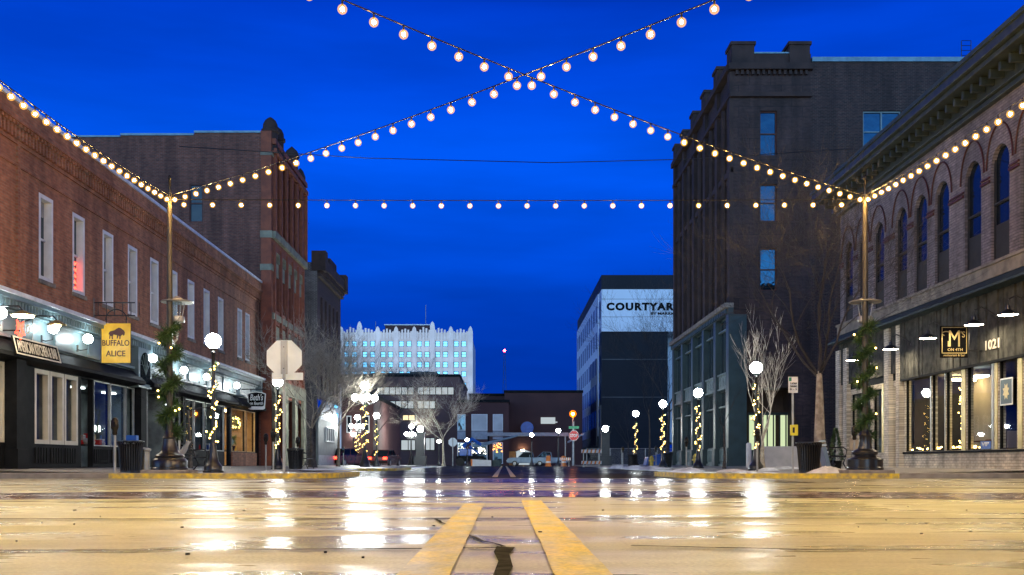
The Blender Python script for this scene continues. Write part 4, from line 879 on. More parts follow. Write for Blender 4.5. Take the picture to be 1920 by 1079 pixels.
for h_ in hol:
    c = (h_[0] + h_[1]) / 2
    m.tube([FR(c - .8 * math.cos(math.pi * i / 16), 8.8 + 1.15 * math.sin(math.pi * i / 16), .03) for i in range(17)], .026, 5)
build_each(m, 'arch_moulding', M['brown'], TR, smooth=True)
m = MB(); us = [22.5] + [v for h_ in hol for v in (h_[0] - .05, h_[1] + .05)] + [44.4]
for a, b in zip(us[::2], us[1::2]): fbox(m, FR, a, b, 8.42, 8.5, 0, .06); fbox(m, FR, a, b, 8.55, 8.6, 0, .05)
build_each(m, 'string_course', M['brown'], TR)
for h_ in hol:
    o = window(FR, h_[0], h_[1], 6.15, 9.35, TR, wf=-.08, deep=.08, fw=.06, fm=M['dark'], pm_=M['pane_dark'], rail=True)
    b = MB(); fbox(b, FR, h_[0] + .02, h_[1] - .02, 6.15, 7.15, -.12, -.1) ; b.build('lower_panel', M['dark'], o)
m = MB()
fbox(m, FR, 22.5, 44.4, 10.6, 10.75, 0, .18); fbox(m, FR, 22.5, 44.6, 10.75, 11.15, 0, .3); fbox(m, FR, 22.5, 44.7, 11.15, 11.3, 0, .95); fbox(m, FR, 22.5, 44.8, 11.3, 11.62, -.3, 1.1)
for k in range(38): y = 22.8 + k * .58; fbox(m, FR, y, y + .12, 10.9, 11.149, .3, .7)
m.build('cornice', M['cornice_dark'], TR, bevel=.02)
m = MB(); fbox(m, FR, 22.5, 44.8, 11.55, 11.68, .9, 1.16); m.build('gutter', M['slate'], TR)
m = MB(); m.prism([(14.4, 11.6), (15.0, 13.0), (30, 13.2), (30, 11.6)], lambda u, v, w_: (u, w_, v), 20, 44.4)
for k in range(60): y = 20.2 + k * .4; m.ball(15.0, y, 13.05, .18, 8)
m.build('roof', M['dark'], TR)
m = MB(); fbox(m, FR, 22.5, 44.4, 5.62, 6.05, -.1, .14); fbox(m, FR, 22.5, 44.4, 5.98, 6.06, .14, .2); m.build('stone_belt', M['stone_pale'], TR)
m = MB(); m.prism([(5.24, .0), (5.24, .55), (5.3, .55), (5.62, .1), (5.62, .0)], lambda z, w_, u: FR(u, z, w_), 22.5, 44.4); m.build('flashing', M['slate'], TR)
gl = [(1597, 1632, 1), (1638, 1664, 1), (1675, 1687, 0), (1698, 1744.5, 1), (1747, 1771.5, 1), (1773.5, 1802, 1), (1813, 1859, 1), (1873, 1907, 1), (1919, 2010, 1)]
hol = [(yR(b), yR(a), .2 if k == 0 else .74, 3.27 if a > 1690 else 3.1) for a, b, k in gl]
m = MB(); wall(m, FR, 22.5, 44.4, .1, 3.3, hol, .2); m.build('shopfront_wall', M['brick_paint'], TR, fix=False)
# board clad fascia
m = MB(); y = 22.5; rd = random.Random(9)
while y < 37.4:
    w_ = rd.uniform(.2, .3); fbox(m, FR, y, y + w_ - .045, 3.27, 5.24, .0, .09 + rd.uniform(0, .045)); y += w_
y = 37.9
while y < 44.3: fbox(m, FR, y, y + .17, 3.55, 5.24, 0, .08 + rd.uniform(0, .015)); y += .19
m.build('board_fascia', M['board'], TR)
m = MB(); wall(m, FR, 22.5, 44.4, 3.3, 5.62, [], .1); fbox(m, FR, 22.5, 37.4, 3.2, 3.27, 0, .14); m.build('fascia_backing', M['charcoal'], TR, fix=False)
m = MB()
for a, b in ((1574, 1581), (1588, 1595), (1665.5, 1674.5), (1688, 1694.5)): fbox(m, FR, yR(b), yR(a), .12, 5.2 if a > 1600 else 5.0, .0, .16)
build_each(m, 'brick_pilaster', M['brick_paint'], TR)
for a, b, k in gl:
    if k: window(FR, yR(b), yR(a), .74, 3.27 if a > 1690 else 3.1, TR, wf=-.03, deep=.08, fw=.035, fm=M['charcoal'], pm_=M['glass'], rail=False, name='shop_window')
m = MB()
for a, b in ((1804, 1811), (1866, 1871), (1909.5, 1917.5), (1654, 1658)): fbox(m, FR, yR(b), yR(a), .74, 3.27, -.1, .02)
build_each(m, 'brass_mullion', M['goldmull'], TR)
m = MB()
for a, b in ((1745, 1746.8), (1772, 1773.2), (1860, 1864)): fbox(m, FR, yR(b), yR(a), .74, 3.27, -.1, .02)
build_each(m, 'steel_mullion', M['galv'], TR)
m = MB(); fbox(m, FR, yR(2010), yR(1695), .66, .73, -.12, .05); m.build('window_sill', M['charcoal'], TR)
room(FR, 24.5, yR(1696), .3, 3.3, 4.5, M['dark'], TR)
room(FR, yR(1664), yR(1596), .3, 3.2, 3, M['shopwall'], TR, lamp=M['warmlamp'], lw=.25)
m = MB(); fbox(m, FR, yR(1750), yR(1698), .3, 3.25, -2.2, -2.1); m.build('partition', M['cafe'], TR)
m = MB(); fbox(m, FR, yR(1800), yR(1784), 3.0, 3.06, -.9, -.55); m.build('ceiling_lamp', M['coollamp'], TR)
m = MB(); fbox(m, FR, yR(1725), yR(1722), 3.12, 3.2, -1.9, -.9); m.build('picture_lamp', M['warmshop'], TR)
text('1021', FR, yR(1884.5), yR(1858.5), 3.58, 3.86, .16, M['cream'], TR, name='house_number', flip=True, bold=.015)
# neon-like strings and things in the café window
rd = random.Random(77)
T = thing('window_fairy_lights', (XR + .25, 33.5, .8), 'warm fairy lights hanging and lying along the restaurant window sill', 'fairy lights')
pts = [(XR + .3, yR(1788) + .12 * math.sin(t * .9), 2.75 - t * .055) for t in range(36)]; MB().tube(pts, .004, 3).build('wire', M['black'], T)
for p in pts: inst('bulb', fairy_mesh, T, Vector(p) + Vector((rd.uniform(-.05, .05), rd.uniform(-.2, .2), 0)) - T.location)
for i in range(55): inst('bulb', fairy_mesh, T, Vector((XR + rd.uniform(.15, .4), yR(rd.uniform(1700, 1832)), .8 + rd.uniform(0, .07))) - T.location)
def table_set(px, w_, label):
    y = yR(px, 15.2); T = thing('cafe_table', (XR + w_, y, .3), label, 'table'); MB().lathe([(.35, .72), (.36, .74), (.35, .76)], n=20).build('tabletop', M['brown'], T, local=True); MB().lathe([(.22, 0), (.03, .05), (.03, .72)], n=12).build('leg', M['black'], T, local=True)
    T2 = thing('cafe_chair', (XR + w_ + .1, y - .6, .3), 'chair at the ' + label, 'chair'); MB().box(-.2, .2, -.2, .2, .44, .48).build('seat', M['cafe'], T2, local=True, bevel=.01); MB().box(-.2, .2, -.22, -.18, .48, 1.0).build('backrest', M['cafe'], T2, local=True, bevel=.01)
    for a in (-.17, .17):
        for b in (-.17, .17): MB().tube([(a, b, 0), (a, b, .44)], .015, 5).build('leg', M['black'], T2, local=True)
table_set(1740, .9, 'cafe table behind the leftmost restaurant pane'); table_set(1890, .9, 'cafe table behind the poster window'); table_set(1835, 1.4, 'cafe table behind the wide middle pane')
# posters and small window signs
y0, y1 = yR(1898), yR(1875); T = thing('window_poster', (XR, (y0 + y1) / 2, 1.9), 'dark green poster with pale border in the right restaurant window', 'poster')
z0, z1 = PZ(760, (y0 + y1) / 2), PZ(709, (y0 + y1) / 2)
m = MB(); fbox(m, FR, y0, y1, z0, z1, -.02, -.005); m.build('border', M['white'], T); m = MB(); fbox(m, FR, y0 + .04, y1 - .04, z0 + .04, z1 - .04, -.005, .0); m.build('sheet', M['teal_dark'], T)
m = MB(); c = (y0 + y1) / 2; cz = (z0 + z1) / 2
m.prism([(c + (.2 if i % 2 else .12) * math.cos(math.pi * i / 8), cz + (.24 if i % 2 else .15) * math.sin(math.pi * i / 8)) for i in range(16)], FR, .001, .006); m.build('emblem', M['gold'], T)
yy0, yy1 = yR(1860), yR(1841); T = thing('window_notice', (XR, (yy0 + yy1) / 2, .8), 'small blue VIP notice at the foot of the restaurant window', 'sign'); zz0, zz1 = PZ(842, yy0), PZ(827, yy0)
m = MB(); fbox(m, FR, yy0, yy1, zz0, zz1, .03, .045); m.build('panel', M['blue'], T); text('VIP', FR, yy0 + .1, yy1 - .1, zz0 + .08, zz1 - .03, .046, M['white'], T, flip=True, bold=.02)
# barn lamps
def barn_lamp():
    T = thing('barn_wall_lamp', (0, 0, 0), 'x', 'wall lamp', 'black barn shade lamps over the restaurant windows')
    MB().lathe([(.05, .26), (.06, .16), (.14, .12), (.27, .02), (.285, 0), (.27, .01), (.13, .1), (.04, .13)], n=28).build('shade', M['black'], T, smooth=True, local=True)
    MB().lathe([(.245, .012), (.24, .022)], n=24).build('lamp', M['barn'], T, smooth=True, local=True)
    MB().tube([(0, 0, .24), (.02, 0, .42), (.2, 0, .52), (.4, 0, .42), (.72, 0, .2)], .018, 6).build('arm', M['black'], T, smooth=True, local=True)
    MB().lathe([(.07, 0), (.07, .03)], .7, 0, 12, axis='x', cz=.2).build('wall_plate', M['black'], T, local=True)
    return T
B0 = barn_lamp(); kids[B0] = [o for o in bpy.data.objects if o.parent == B0]
for i, (px, lb) in enumerate(((1740, 'barn lamp just left of the black and gold hanging sign'), (1826, 'barn lamp just right of the black and gold hanging sign'), (1890, 'barn lamp at the right edge above the house number'), (1670, 'barn lamp over the dark restaurant doorway'), (1599, 'barn lamp left of the garlanded pole, over the narrow shop window'))):
    y = 13.2 * 2000 / (px - 945); q = (13.2, y, 4.22)
    if i == 0: B0.location = q; B0['label'] = lb
    else: dup(B0, q, lb)
# hanging M sign
D = 31.0; FS = faceC(D); x0, x1, z0, z1 = PX(1763, D), PX(1814, D), PZ(671, D), PZ(612, D)
T = thing('hanging_gold_sign', (XR, D, z1), "black and gold hanging sign with a large M's and ON 4TH", 'sign')
MB().box(x0, x1, D - .03, D + .03, z0, z1).build('board', M['signblack'], T)
zb = z0 + .12; m = MB(); t_ = .02
for (a, b, c, d) in ((x0 + .03, x1 - .03, z1 - .05, z1 - .03), (x0 + .03, x1 - .03, zb, zb + t_), (x0 + .03, x0 + .05, zb + t_, z1 - .05), (x1 - .05, x1 - .03, zb + t_, z1 - .05)): fbox(m, FS, a, b, c, d, .031, .036)
m.build('border', M['gold'], T)
text('M', FS, x0 + .24, x1 - .24, zb + .2, z1 - .13, .032, M['gold'], T, bold=-.004); text("'S", FS, x1 - .21, x1 - .09, z1 - .33, z1 - .15, .032, M['gold'], T); text('ON 4TH', FS, x0 + .2, x1 - .16, zb + .07, zb + .15, .032, M['gold'], T); text('restaurant & bar', FS, x0 + .09, x1 - .09, z0 + .035, z0 + .1, .032, M['gold'], T)
m = MB(); m.tube([(x0 + .16 + .12 * math.cos(t / 4), D - .04, z1 - .22 + .06 * math.sin(t / 4)) for t in range(0, 18)], .014, 4); fbox(m, FS, x0 + .2, x0 + .27, zb + .2, zb + .36, .032, .04); m.build('flourish', M['gold'], T)
m = MB(); m.tube([(x1, D, z0 + .2), (XR, D, z0 + .2)], .022, 5); m.tube([(x1, D, z1 - .2), (x1 + .05, D, z1 - .2), (x1 + .05, D, z0 + .2)], .015, 5); m.build('bracket', M['black'], T)

# ------------------------------------------------------------------ RIGHT 2: tall dark stone building with green iron shopfront
X2 = 12.9; F2 = faceR(X2); F2s = faceC(60.0)
T2 = thing('tall_stone_building', (X2, 60, .2), 'tall dark sandstone building with square parapet blocks and green iron shopfront', 'building')
hs = [(PX(1425, 60), PX(1457, 60), PZ(b, 60), PZ(t, 60)) for t, b in ((208, 292), (345, 415), (465, 545))]
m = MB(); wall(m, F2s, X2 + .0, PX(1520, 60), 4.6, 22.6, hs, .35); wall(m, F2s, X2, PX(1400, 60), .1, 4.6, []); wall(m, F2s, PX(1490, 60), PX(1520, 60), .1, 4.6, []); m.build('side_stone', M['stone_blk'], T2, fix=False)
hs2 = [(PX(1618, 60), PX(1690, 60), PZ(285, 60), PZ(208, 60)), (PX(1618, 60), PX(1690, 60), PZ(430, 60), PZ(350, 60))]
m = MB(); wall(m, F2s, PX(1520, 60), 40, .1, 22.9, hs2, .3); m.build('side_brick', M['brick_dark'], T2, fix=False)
for (a, b, c, d) in hs: window(F2s, a, b, c, d, T2, wf=-.14, deep=.12, fm=M['brown'], pm_=M['pane_blue'], fw=.06)
for (a, b, c, d) in hs2: window(F2s, a, b, c, d, T2, wf=-.12, deep=.12, fm=M['teal'], pm_=M['pane_blue'], fw=.08, mull=1, sill=M['stone_pale'])
m = MB(); fbox(m, F2s, X2 - .25, PX(1520, 60), 20.9, 21.15, -.1, .25); fbox(m, F2s, X2 - .3, PX(1522, 60), 22.4, 22.75, -.1, .35); fbox(m, F2s, X2 - .15, PX(1520, 60), 22.75, 23.35, -.5, .05)
for k in range(14): u = X2 + .1 + k * .3; fbox(m, F2s, u, u + .14, 22.15, 22.4, 0, .2)
m.build('cornice', M['stone_red2'], T2)
m = MB(); fbox(m, F2s, PX(1522, 60), 40, 22.9, 23.15, -.4, .12); fbox(m, F2s, PX(1412, 60), PX(1480, 60), 23.35, 23.43, -.4, .1); m.build('coping', M['cap_teal'], T2)
m = MB()
for (u0, u1) in ((PX(1371, 60), PX(1413, 60)), (PX(1479, 60), PX(1517, 60))): fbox(m, F2s, u0, u1, 22.75, 23.8, -1.2, .18); fbox(m, F2s, u0 - .08, u1 + .08, 23.8, 23.98, -1.28, .26)
for y in (64.2, 68.2, 72.2, 76.2, 79.6): fbox(m, F2, y - .6, y + .6, 22.75, 23.8, -.9, .18); fbox(m, F2, y - .68, y + .68, 23.8, 23.98, -1, .26)
build_each(m, 'parapet_block', M['stone_red2'], T2)
bays = [60.3, 63.9, 67.7, 71.6, 75.7, 79.7]
hol = []
for a, b in zip(bays, bays[1:]):
    for z0, z1 in ((9.9, 12.7), (13.6, 16.4), (17.3, 20.2)):
        mid = (a + b) / 2; hol.append((a + .5, mid - .2, z0, z1)); hol.append((mid + .2, b - .4, z0, z1))
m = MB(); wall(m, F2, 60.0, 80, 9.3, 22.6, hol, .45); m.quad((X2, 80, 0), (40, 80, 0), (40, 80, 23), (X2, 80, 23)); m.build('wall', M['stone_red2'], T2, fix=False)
m = MB()
for y in bays: fbox(m, F2, y - .3, y + .3, 9.3, 22.4, 0, .22)
for y in [(a + b) / 2 for a, b in zip(bays, bays[1:])]: m.tube([F2(y, 9.6, .08), F2(y, 20.8, .08)], .17, 8)
fbox(m, F2, 60, 80, 20.9, 21.15, 0, .28); fbox(m, F2, 60, 80, 22.4, 22.75, -.1, .4); fbox(m, F2, 60, 80, 22.75, 23.3, -.5, .05); fbox(m, F2, 60, 80, 16.7, 17.0, 0, .14)
build_each(m, 'pilaster', M['stone_red2'], T2)
for (a, b, c, d) in hol: window(F2, a, b, c, d, T2, wf=-.25, deep=.1, fm=M['brown'], pm_=M['pane_dark'])
# green iron shopfront
m = MB(); fbox(m, F2, 59.9, 80.1, 9.1, 9.35, 0, .5); m.build('stone_ledge', M['stone_pale'], T2)
m = MB(); fbox(m, F2, 59.95, 80, 8.75, 9.098, 0, .3)
for k in range(40): fbox(m, F2, 60.2 + k * .5, 60.4 + k * .5, 8.78, 9.05, .3, .42)
for y in bays: fbox(m, F2, y - .32, y + .32, .15, 8.75, -.1, .3); fbox(m, F2, y - .4, y + .4, .15, 1.2, .0, .38)
fbox(m, F2s, X2 - .3, PX(1399, 60), .12, 8.7, .001, .14); m.build('iron_column', M['teal_dark'], T2, bevel=.015)
for a, b in zip(bays, bays[1:]):
    u0, u1 = a + .33, b - .33
    m = MB(); fbox(m, F2, u0, u1, 4.7, 5.45, -.05, .1); fbox(m, F2, u0, u1, 4.6, 4.7, -.05, .2); fbox(m, F2, u0, u1, 5.45, 5.55, -.05, .2)
    for k in range(4): u = u0 + (u1 - u0) * (k + .5) / 4; fbox(m, F2, u - .22, u + .22, 4.82, 5.33, .1, .13)
    m.build('iron_spandrel', M['teal_light'], T2)
    for z_ in (3.58, 8.0): m = MB(); fbox(m, F2, u0, u1, z_, z_ + .08, -.05, .12); m.build('transom_bar', M['teal_light'], T2)
    m = MB(); fbox(m, F2, u0, u1, .3, 1.2, -.05, .06); fbox(m, F2, u0, u1, .15, .3, -.05, .14); 
    nn = 9
    for k in range(nn): u = u0 + (u1 - u0) * k / nn; fbox(m, F2, u + .03, u + .16, .42, 1.1, .06, .1)
    m.build('bulkhead_panel', M['teal_light'], T2)
    window(F2, u0, u1, 1.2, 4.6, T2, wf=.0, deep=.1, fw=.08, fm=M['teal_dark'], pm_=M['pane'], mull=1, rail=False, name='shop_window')
    window(F2, u0, u1, 5.55, 8.75, T2, wf=.0, deep=.1, fw=.08, fm=M['teal_dark'], pm_=M['pane'], mull=2, rail=False, name='transom_window')
# recessed entrance on the camera side
FE = faceC(61.5); room(F2s, PX(1400, 60), PX(1490, 60), .15, 4.6, 2.5, M['stone_red2'], T2, name='entrance_recess')
m = MB(); fbox(m, FE, PX(1402, 61.5), PX(1488, 61.5), 3.1, 3.25, 0, .1)
for k in range(8): u = PX(1402, 61.5) + k * .36; fbox(m, FE, u, u + .06, .2, 3.1, 0, .1)
fbox(m, FE, PX(1402, 61.5), PX(1488, 61.5), .2, 1.1, -.02, .06); m.build('entrance_screen', M['teal_dark'], T2)
m = MB(); fbox(m, FE, PX(1403, 61.5), PX(1420, 61.5), 1.1, 3.1, -.05, -.02); fbox(m, FE, PX(1432, 61.5), PX(1454, 61.5), 1.1, 3.1, -.05, -.02); fbox(m, FE, PX(1462, 61.5), PX(1484, 61.5), 1.1, 3.1, -.05, -.02); build_each(m, 'lit_glazing', M['litgreen'], T2)
T = thing('roof_ladder', (PX(1815, 60), 60.3, 22.9), 'thin iron ladder standing on the far right roof', 'ladder'); m = MB(); x0 = PX(1807, 60); x1 = PX(1825, 60)
for x in (x0, x1): m.tube([(x, 60.3, 22.9), (x, 60.3, 24.2)], .025, 5)
m.build('rail', M['black'], T); m = MB()
for k in range(5): m.tube([(x0, 60.3, 23.1 + k * .28), (x1, 60.3, 23.1 + k * .28)], .018, 5)
m.build('rung', M['black'], T)
exec_b = True
# ------------------------------------------------------------------ hotel
YH = 141.0; XH = 12.9; FH = faceR(XH); FHs = faceC(YH)
T = thing('hotel_building', (XH, YH, 0), 'modern white and charcoal hotel block with lettering high on its side', 'building')
zt = PZ(516, YH); z1 = PZ(543, YH); z2 = PZ(622, YH); xe = PX(1252, YH); xf = 26
m = MB(); m.box(XH, xe, YH, 187, 0, z2); m.box(XH - .02, xf, YH - .02, 187, z1, zt); m.build('dark_cladding', M['hotel_d'], T)
m = MB(); m.box(XH, xf, YH - .1, 187, z2, z1 - .003); m.box(xe + .003, xf, YH + 6, 187, 3.2, z2 - .003); m.build('white_cladding', M['hotel_w'], T)
m = MB(); fbox(m, FHs, XH, xf, 19.6, 19.65, .1, .11); fbox(m, FHs, XH, xf, 21.95, 22.0, .1, .11); fbox(m, FHs, XH, xe, 14, 14.06, 0, .02); fbox(m, FHs, XH, xe, 9, 9.06, 0, .02); m.build('panel_joint', M['hotel_g'], T)
# long side: white panels with window pairs, grey inset, dark vertical strip by the corner
fl = [19.6, 16.0, 12.4, 8.8, 5.2]
m = MB(); fbox(m, FH, 145, 187, 4.0, 23.3, .01, .12); m.build('side_panel', M['hotel_w'], T)
m = MB(); fbox(m, FH, 146, 156, 2.6, 14.6, .12, .24); fbox(m, FH, 141.3, 144.6, 0, 8, .01, .1); m.build('grey_panel', M['hotel_g'], T)
for z in fl:
    for k in range(10):
        y = 146.4 + k * 4.1
        for d in (0, 1.3):
            g_ = y < 156 and z < 14
            mb = MB(); fbox(mb, FH, y + d, y + d + .75, z, z + 2.3, .245 if y + d < 156 and z < 14 else .125, .255 if y + d < 156 and z < 14 else .135); mb.build('window', M['pane_dark'], T)
    mb = MB(); fbox(mb, FH, 142.2, 143.4, z, z + 2.3, .105, .115); mb.build('window', M['pane'], T)
text('COURTYARD', FHs, PX(1137, YH), PX(1279, YH), PZ(583, YH), PZ(568, YH), .12, M['signblack'], T, bold=.055, spacing=1.2); text('BY MARRIOTT', FHs, PX(1220, YH), PX(1279, YH), PZ(591, YH), PZ(586, YH), .12, M['signblack'], T, bold=.04)
m = MB(); fbox(m, FH, 145, 187, 1.2, 2.6, .01, 1.2); m.build('canopy', M['hotel_d'], T)
# ------------------------------------------------------------------ far tower
YT = 330.0; FT = faceC(YT)
T = thing('terracotta_tower', (PX(760, YT), YT, 0), 'far white terracotta office tower with pinnacled roofline', 'building')
xa, xb = PX(622, YT), PX(885, YT)
px_pairs = [(649.8, 664.3), (684.2, 698.4), (718.3, 732.2), (752.6, 766.9), (786.4, 800.7), (820.8, 835), (855.5, 869.7)]
rows = [644.9, 664.8, 684, 701.5, 722.8, 742.4, 761, 780]
hol = []
for a, b in [(616, 630)] + px_pairs:
    for c in (a, b):
        for r_ in rows: hol.append((PX(c - 4.6, YT), PX(c + 4.6, YT), PZ(r_ + 5.4, YT), PZ(r_ - 5.2, YT)))
hol = [h_ for h_ in hol if h_[0] > xa]
m = MB(); wall(m, FT, xa, xb, 0, PZ(632, YT), hol, .5); m.quad((xb, YT, 0), (xb, YT + 40, 0), (xb, YT + 40, PZ(632, YT)), (xb, YT, PZ(632, YT))); m.quad((xa, YT, 38), (xa, YT + 40, 38), (xb, YT + 40, 38), (xb, YT, 38)); m.build('wall', M['terracotta'], T, fix=False)
m = MB()
pin = [640, 674.5, 708.5, 743, 777, 811, 845.5, 882]; tall = (674.5, 811)
for p_ in pin:
    u = PX(p_, YT); zt = PZ(603.5 if p_ in tall else 612.5, YT); w_ = .75
    fbox(m, FT, u - w_, u + w_, 0, zt - 1.6, 0, .7); m.prism([(u - w_, zt - 1.6), (u + w_, zt - 1.6), (u + .45, zt - .5), (u, zt), (u - .45, zt - .5)], FT, 0, .7)
for a, b in zip(pin, pin[1:]):
    n_ = 6
    for k in range(1, n_):
        q = a + (b - a) * k / n_; u = PX(q, YT); hgt = (619 if k in (2, 4) else 622) if k != 3 else 617
        if a in tall or b in tall: hgt -= 3 if (k < 3) == (a in tall) else 0
        fbox(m, FT, u - .28, u + .28, PZ(638, YT), PZ(hgt, YT), 0, .45)
    fbox(m, FT, PX(a, YT) + .75, PX(b, YT) - .75, PZ(640, YT), PZ(624, YT), -.6, .12)
    fbox(m, FT, PX((a + b) / 2 - .9, YT), PX((a + b) / 2 + .9, YT), 0, PZ(632, YT), 0, .35)
m.build('pinnacled_pier', M['terracotta'], T)
win_me = None
for h_ in hol:
    fr = MB(); a, b, c, d = h_; t_ = .14
    for q in ((a, a + t_, c, d), (b - t_, b, c, d), (a + t_, b - t_, d - t_, d), (a + t_, b - t_, c, c + t_), (a + t_, b - t_, (c + d) / 2 - .05, (c + d) / 2 + .05)): fbox(fr, FT, *q, -.35, -.15)
    o = fr.build('window', M['slate'], T); p_ = MB(); p_.quad(FT(a, c, -.3), FT(b, c, -.3), FT(b, d, -.3), FT(a, d, -.3)); p_.build('pane', M['pane_far'], o)
m = MB(); m.box(PX(714, YT), PX(799, YT), YT + 12, YT + 30, 36, PZ(601, YT)); m.build('penthouse', M['brown_brick2'], T); m = MB(); m.box(PX(714, YT) - .3, PX(799, YT) + .3, YT + 11.8, YT + 30, PZ(601, YT), PZ(599, YT)); m.build('penthouse_coping', M['white'], T)
m = MB(); m.box(PX(634, YT), PX(712, YT), YT + 20, YT + 34, 36, PZ(608, YT)); build_each(m, 'roof_plant', M['slate'], T)
m = MB(); m.tube([(PX(792, YT), YT + 14, 44), (PX(792, YT), YT + 14, PZ(560, YT))], .09, 4); m.tube([(PX(694, YT), YT + 14, 42), (PX(694, YT), YT + 14, PZ(592, YT))], .09, 4); m.build('mast', M['galv'], T)
for k, (px_, s_) in enumerate(((655, 1), (720, 1), (790, 1), (860, 1))):
    L = bpy.data.lights.new('added_flood_lamp', 'SPOT'); L.energy = 8500; L.color = (1, .93, .86); L.spot_size = R(95); L.spot_blend = .8; L.shadow_soft_size = .4  # spots added to brighten the tower; no such lamps are seen
    T = thing('added_floodlight', (PX(px_, YT), YT - 48, 22), f'added flood lamp on an unseen mast behind the brown office block, to light the tower ({("first", "second", "third", "fourth")[k]} from left)', 'added_floodlight', 'added floodlights lighting the tower')
    MB().box(-.4, .4, -.25, .25, -.2, .5).build('housing', M['charcoal'], T, local=True, bevel=.03); MB().tube([(0, 0, -22), (0, 0, -.2)], .12, 6).build('mast', M['galv'], T, local=True)
    o = bpy.data.objects.new('lamp', L); C.objects.link(o); o.parent = T; o.location = (0, .6, .2); o.rotation_euler = (R(98), 0, 0)
# ------------------------------------------------------------------ middle buildings
def block(name, label, Y, x0, x1, ytop, mat_, depth=30):
    T = thing(name, (PX((x0 + x1) / 2, Y), Y, 0), label, 'building'); m = MB(); m.box(PX(x0, Y), PX(x1, Y), Y, Y + depth, -.05, PZ(ytop, Y)); m.build('wall', mat_, T)
    m = MB(); m.box(PX(x0, Y) - .1, PX(x1, Y) + .1, Y - .15, Y + depth, PZ(ytop, Y) + .005, PZ(ytop, Y) + .35); m.build('coping', M['charcoal'], T); return T
Y = 150; T = block('brown_office_building', 'brown office block with bands of white blinds below the white tower', Y, 640, 862, 707, M['brown_brick']); FO = faceC(Y)
m = MB(); m.box(PX(690, Y), PX(762, Y), Y + 4, Y + 16, PZ(708, Y), PZ(695, Y)); m.box(PX(763, Y), PX(816, Y), Y + 4, Y + 16, PZ(708, Y), PZ(693, Y)); build_each(m, 'roof_plant', M['slate'], T)
for x0, x1, y0, y1, mt_ in ((707, 776, 727, 740, 'litcool'), (783, 851, 727, 740, 'litcool'), (719, 776, 753, 766, 'litcool'), (783, 816, 753, 766, 'litcool'), (719, 745, 779, 788, 'litwin'), (755, 778, 779, 788, 'litwin'), (752, 779, 826, 844, 'litcool'), (798, 815, 822, 844, 'litcool')):
    a, b, c, d = PX(x0, Y), PX(x1, Y), PZ(y1, Y), PZ(y0, Y); m = MB(); n_ = max(2, int((b - a) / .75))
    for k in range(n_ + 1): u = a + (b - a) * k / n_; fbox(m, FO, u - .05, u + .05, c, d, .0, .12)
    fbox(m, FO, a, b, c - .1, c - .002, 0, .14); fbox(m, FO, a, b, d + .002, d + .1, 0, .14); o = m.build('window', M['charcoal'], T)
    m = MB(); rd = random.Random(x0)
    m.quad(FO(a, c, .05), FO(b, c, .05), FO(b, d, .05), FO(a, d, .05)); m.build('blind', M[mt_], o)
Y = 138; T = block('maroon_shop_building', 'dark maroon building with two large pale upper windows and coloured shop lights', Y, 858, 954, 755, M['brown_brick2'], 12); FO = faceC(Y)
for x0, x1, y0, y1, mt_ in ((857.5, 873, 777, 808, 'pane'), (884, 914, 777, 808, 'blind'), (924, 943, 777, 808, 'blind'), (857.5, 873, 830, 869, 'pane_dark'), (884, 914, 830, 866, 'pane_dark'), (924, 943, 830, 870, 'pane_dark')):
    window(FO, PX(x0, Y), PX(x1, Y), PZ(y1, Y), PZ(y0, Y), T, wf=.12, deep=.1, fw=.1, pm_=M[mt_], rail=False)
m = MB()
for x0, x1 in ((857.5, 873), (884, 914), (924, 943)): fbox(m, FO, PX(x0, Y), PX(x1, Y), PZ(824, Y), PZ(809, Y), 0, .1)
build_each(m, 'spandrel_panel', M['panelgrey'], T)
rd = random.Random(3)
T3 = thing('shop_window_lights', (PX(900, Y), Y - .3, 1), 'clusters of white and red orange lamps in the maroon shop windows', 'window lights')
for k in range(70):
    if k < 42: x_, y_, mt_ = rd.choice((rd.uniform(859, 872), rd.uniform(886, 912))), rd.uniform(838, 851), 'whitefest'
    else: x_, y_, mt_ = rd.uniform(925, 942), rd.uniform(832, 850), 'festive'
    MB().ball(PX(x_, Y), Y - .25, PZ(y_, Y), rd.uniform(.05, .11), 8).build('lamp', M[mt_], T3)
Y = 146; T = block('low_brick_building', 'low dark brown building behind the maroon shop', Y, 880, 948, 743, M['brown_brick2'], 20)
Y = 143; T = block('long_brick_building', 'long blank maroon brick building with a pale sign and lit garage door', Y, 946, 1092, 737, M['brown_brick2'], 26); FO = faceC(Y)
m = MB(); fbox(m, FO, PX(1014, Y), PX(1041, Y), PZ(795, Y), PZ(783, Y), .0, .12); fbox(m, FO, PX(1041, Y), PX(1045, Y), PZ(793, Y), PZ(791, Y), .0, .12); m.build('sign_board', M['litcool'], T)
m = MB(); fbox(m, FO, PX(968, Y), PX(993, Y), PZ(872, Y), PZ(848, Y), .05, .1); m.prism([(PX(966, Y), PZ(848, Y) + .01), (PX(995, Y), PZ(848, Y) + .01), (PX(980, Y), PZ(842, Y))], FO, .05, .1); m.build('garage_door', M['whitefest'] if False else M['litcool'], T)
m = MB(); fbox(m, FO, PX(954.5, Y), PX(967, Y), PZ(873, Y), PZ(847, Y), .0, .06); m.build('wood_door', pm('orange_door', (.55, .25, .06), .6), T)
m = MB(); fbox(m, FO, PX(977, Y), PX(983, Y), PZ(845.5, Y), PZ(843.5, Y), .12, .4); m.build('door_lamp', emit('door_lamp', (1, .75, .4), 60), T)
Y = 92; T = block('low_dark_building', 'low dark purple brick building behind the left lamp cluster', Y, 642, 700, 745, M['brown_brick2'], 24); FO = faceC(Y)
for x0 in (650, 668, 684): window(FO, PX(x0, Y), PX(x0 + 9, Y), PZ(812, Y), PZ(780, Y), T, wf=.1, deep=.09, fw=.08, pm_=M['pane_dark'])
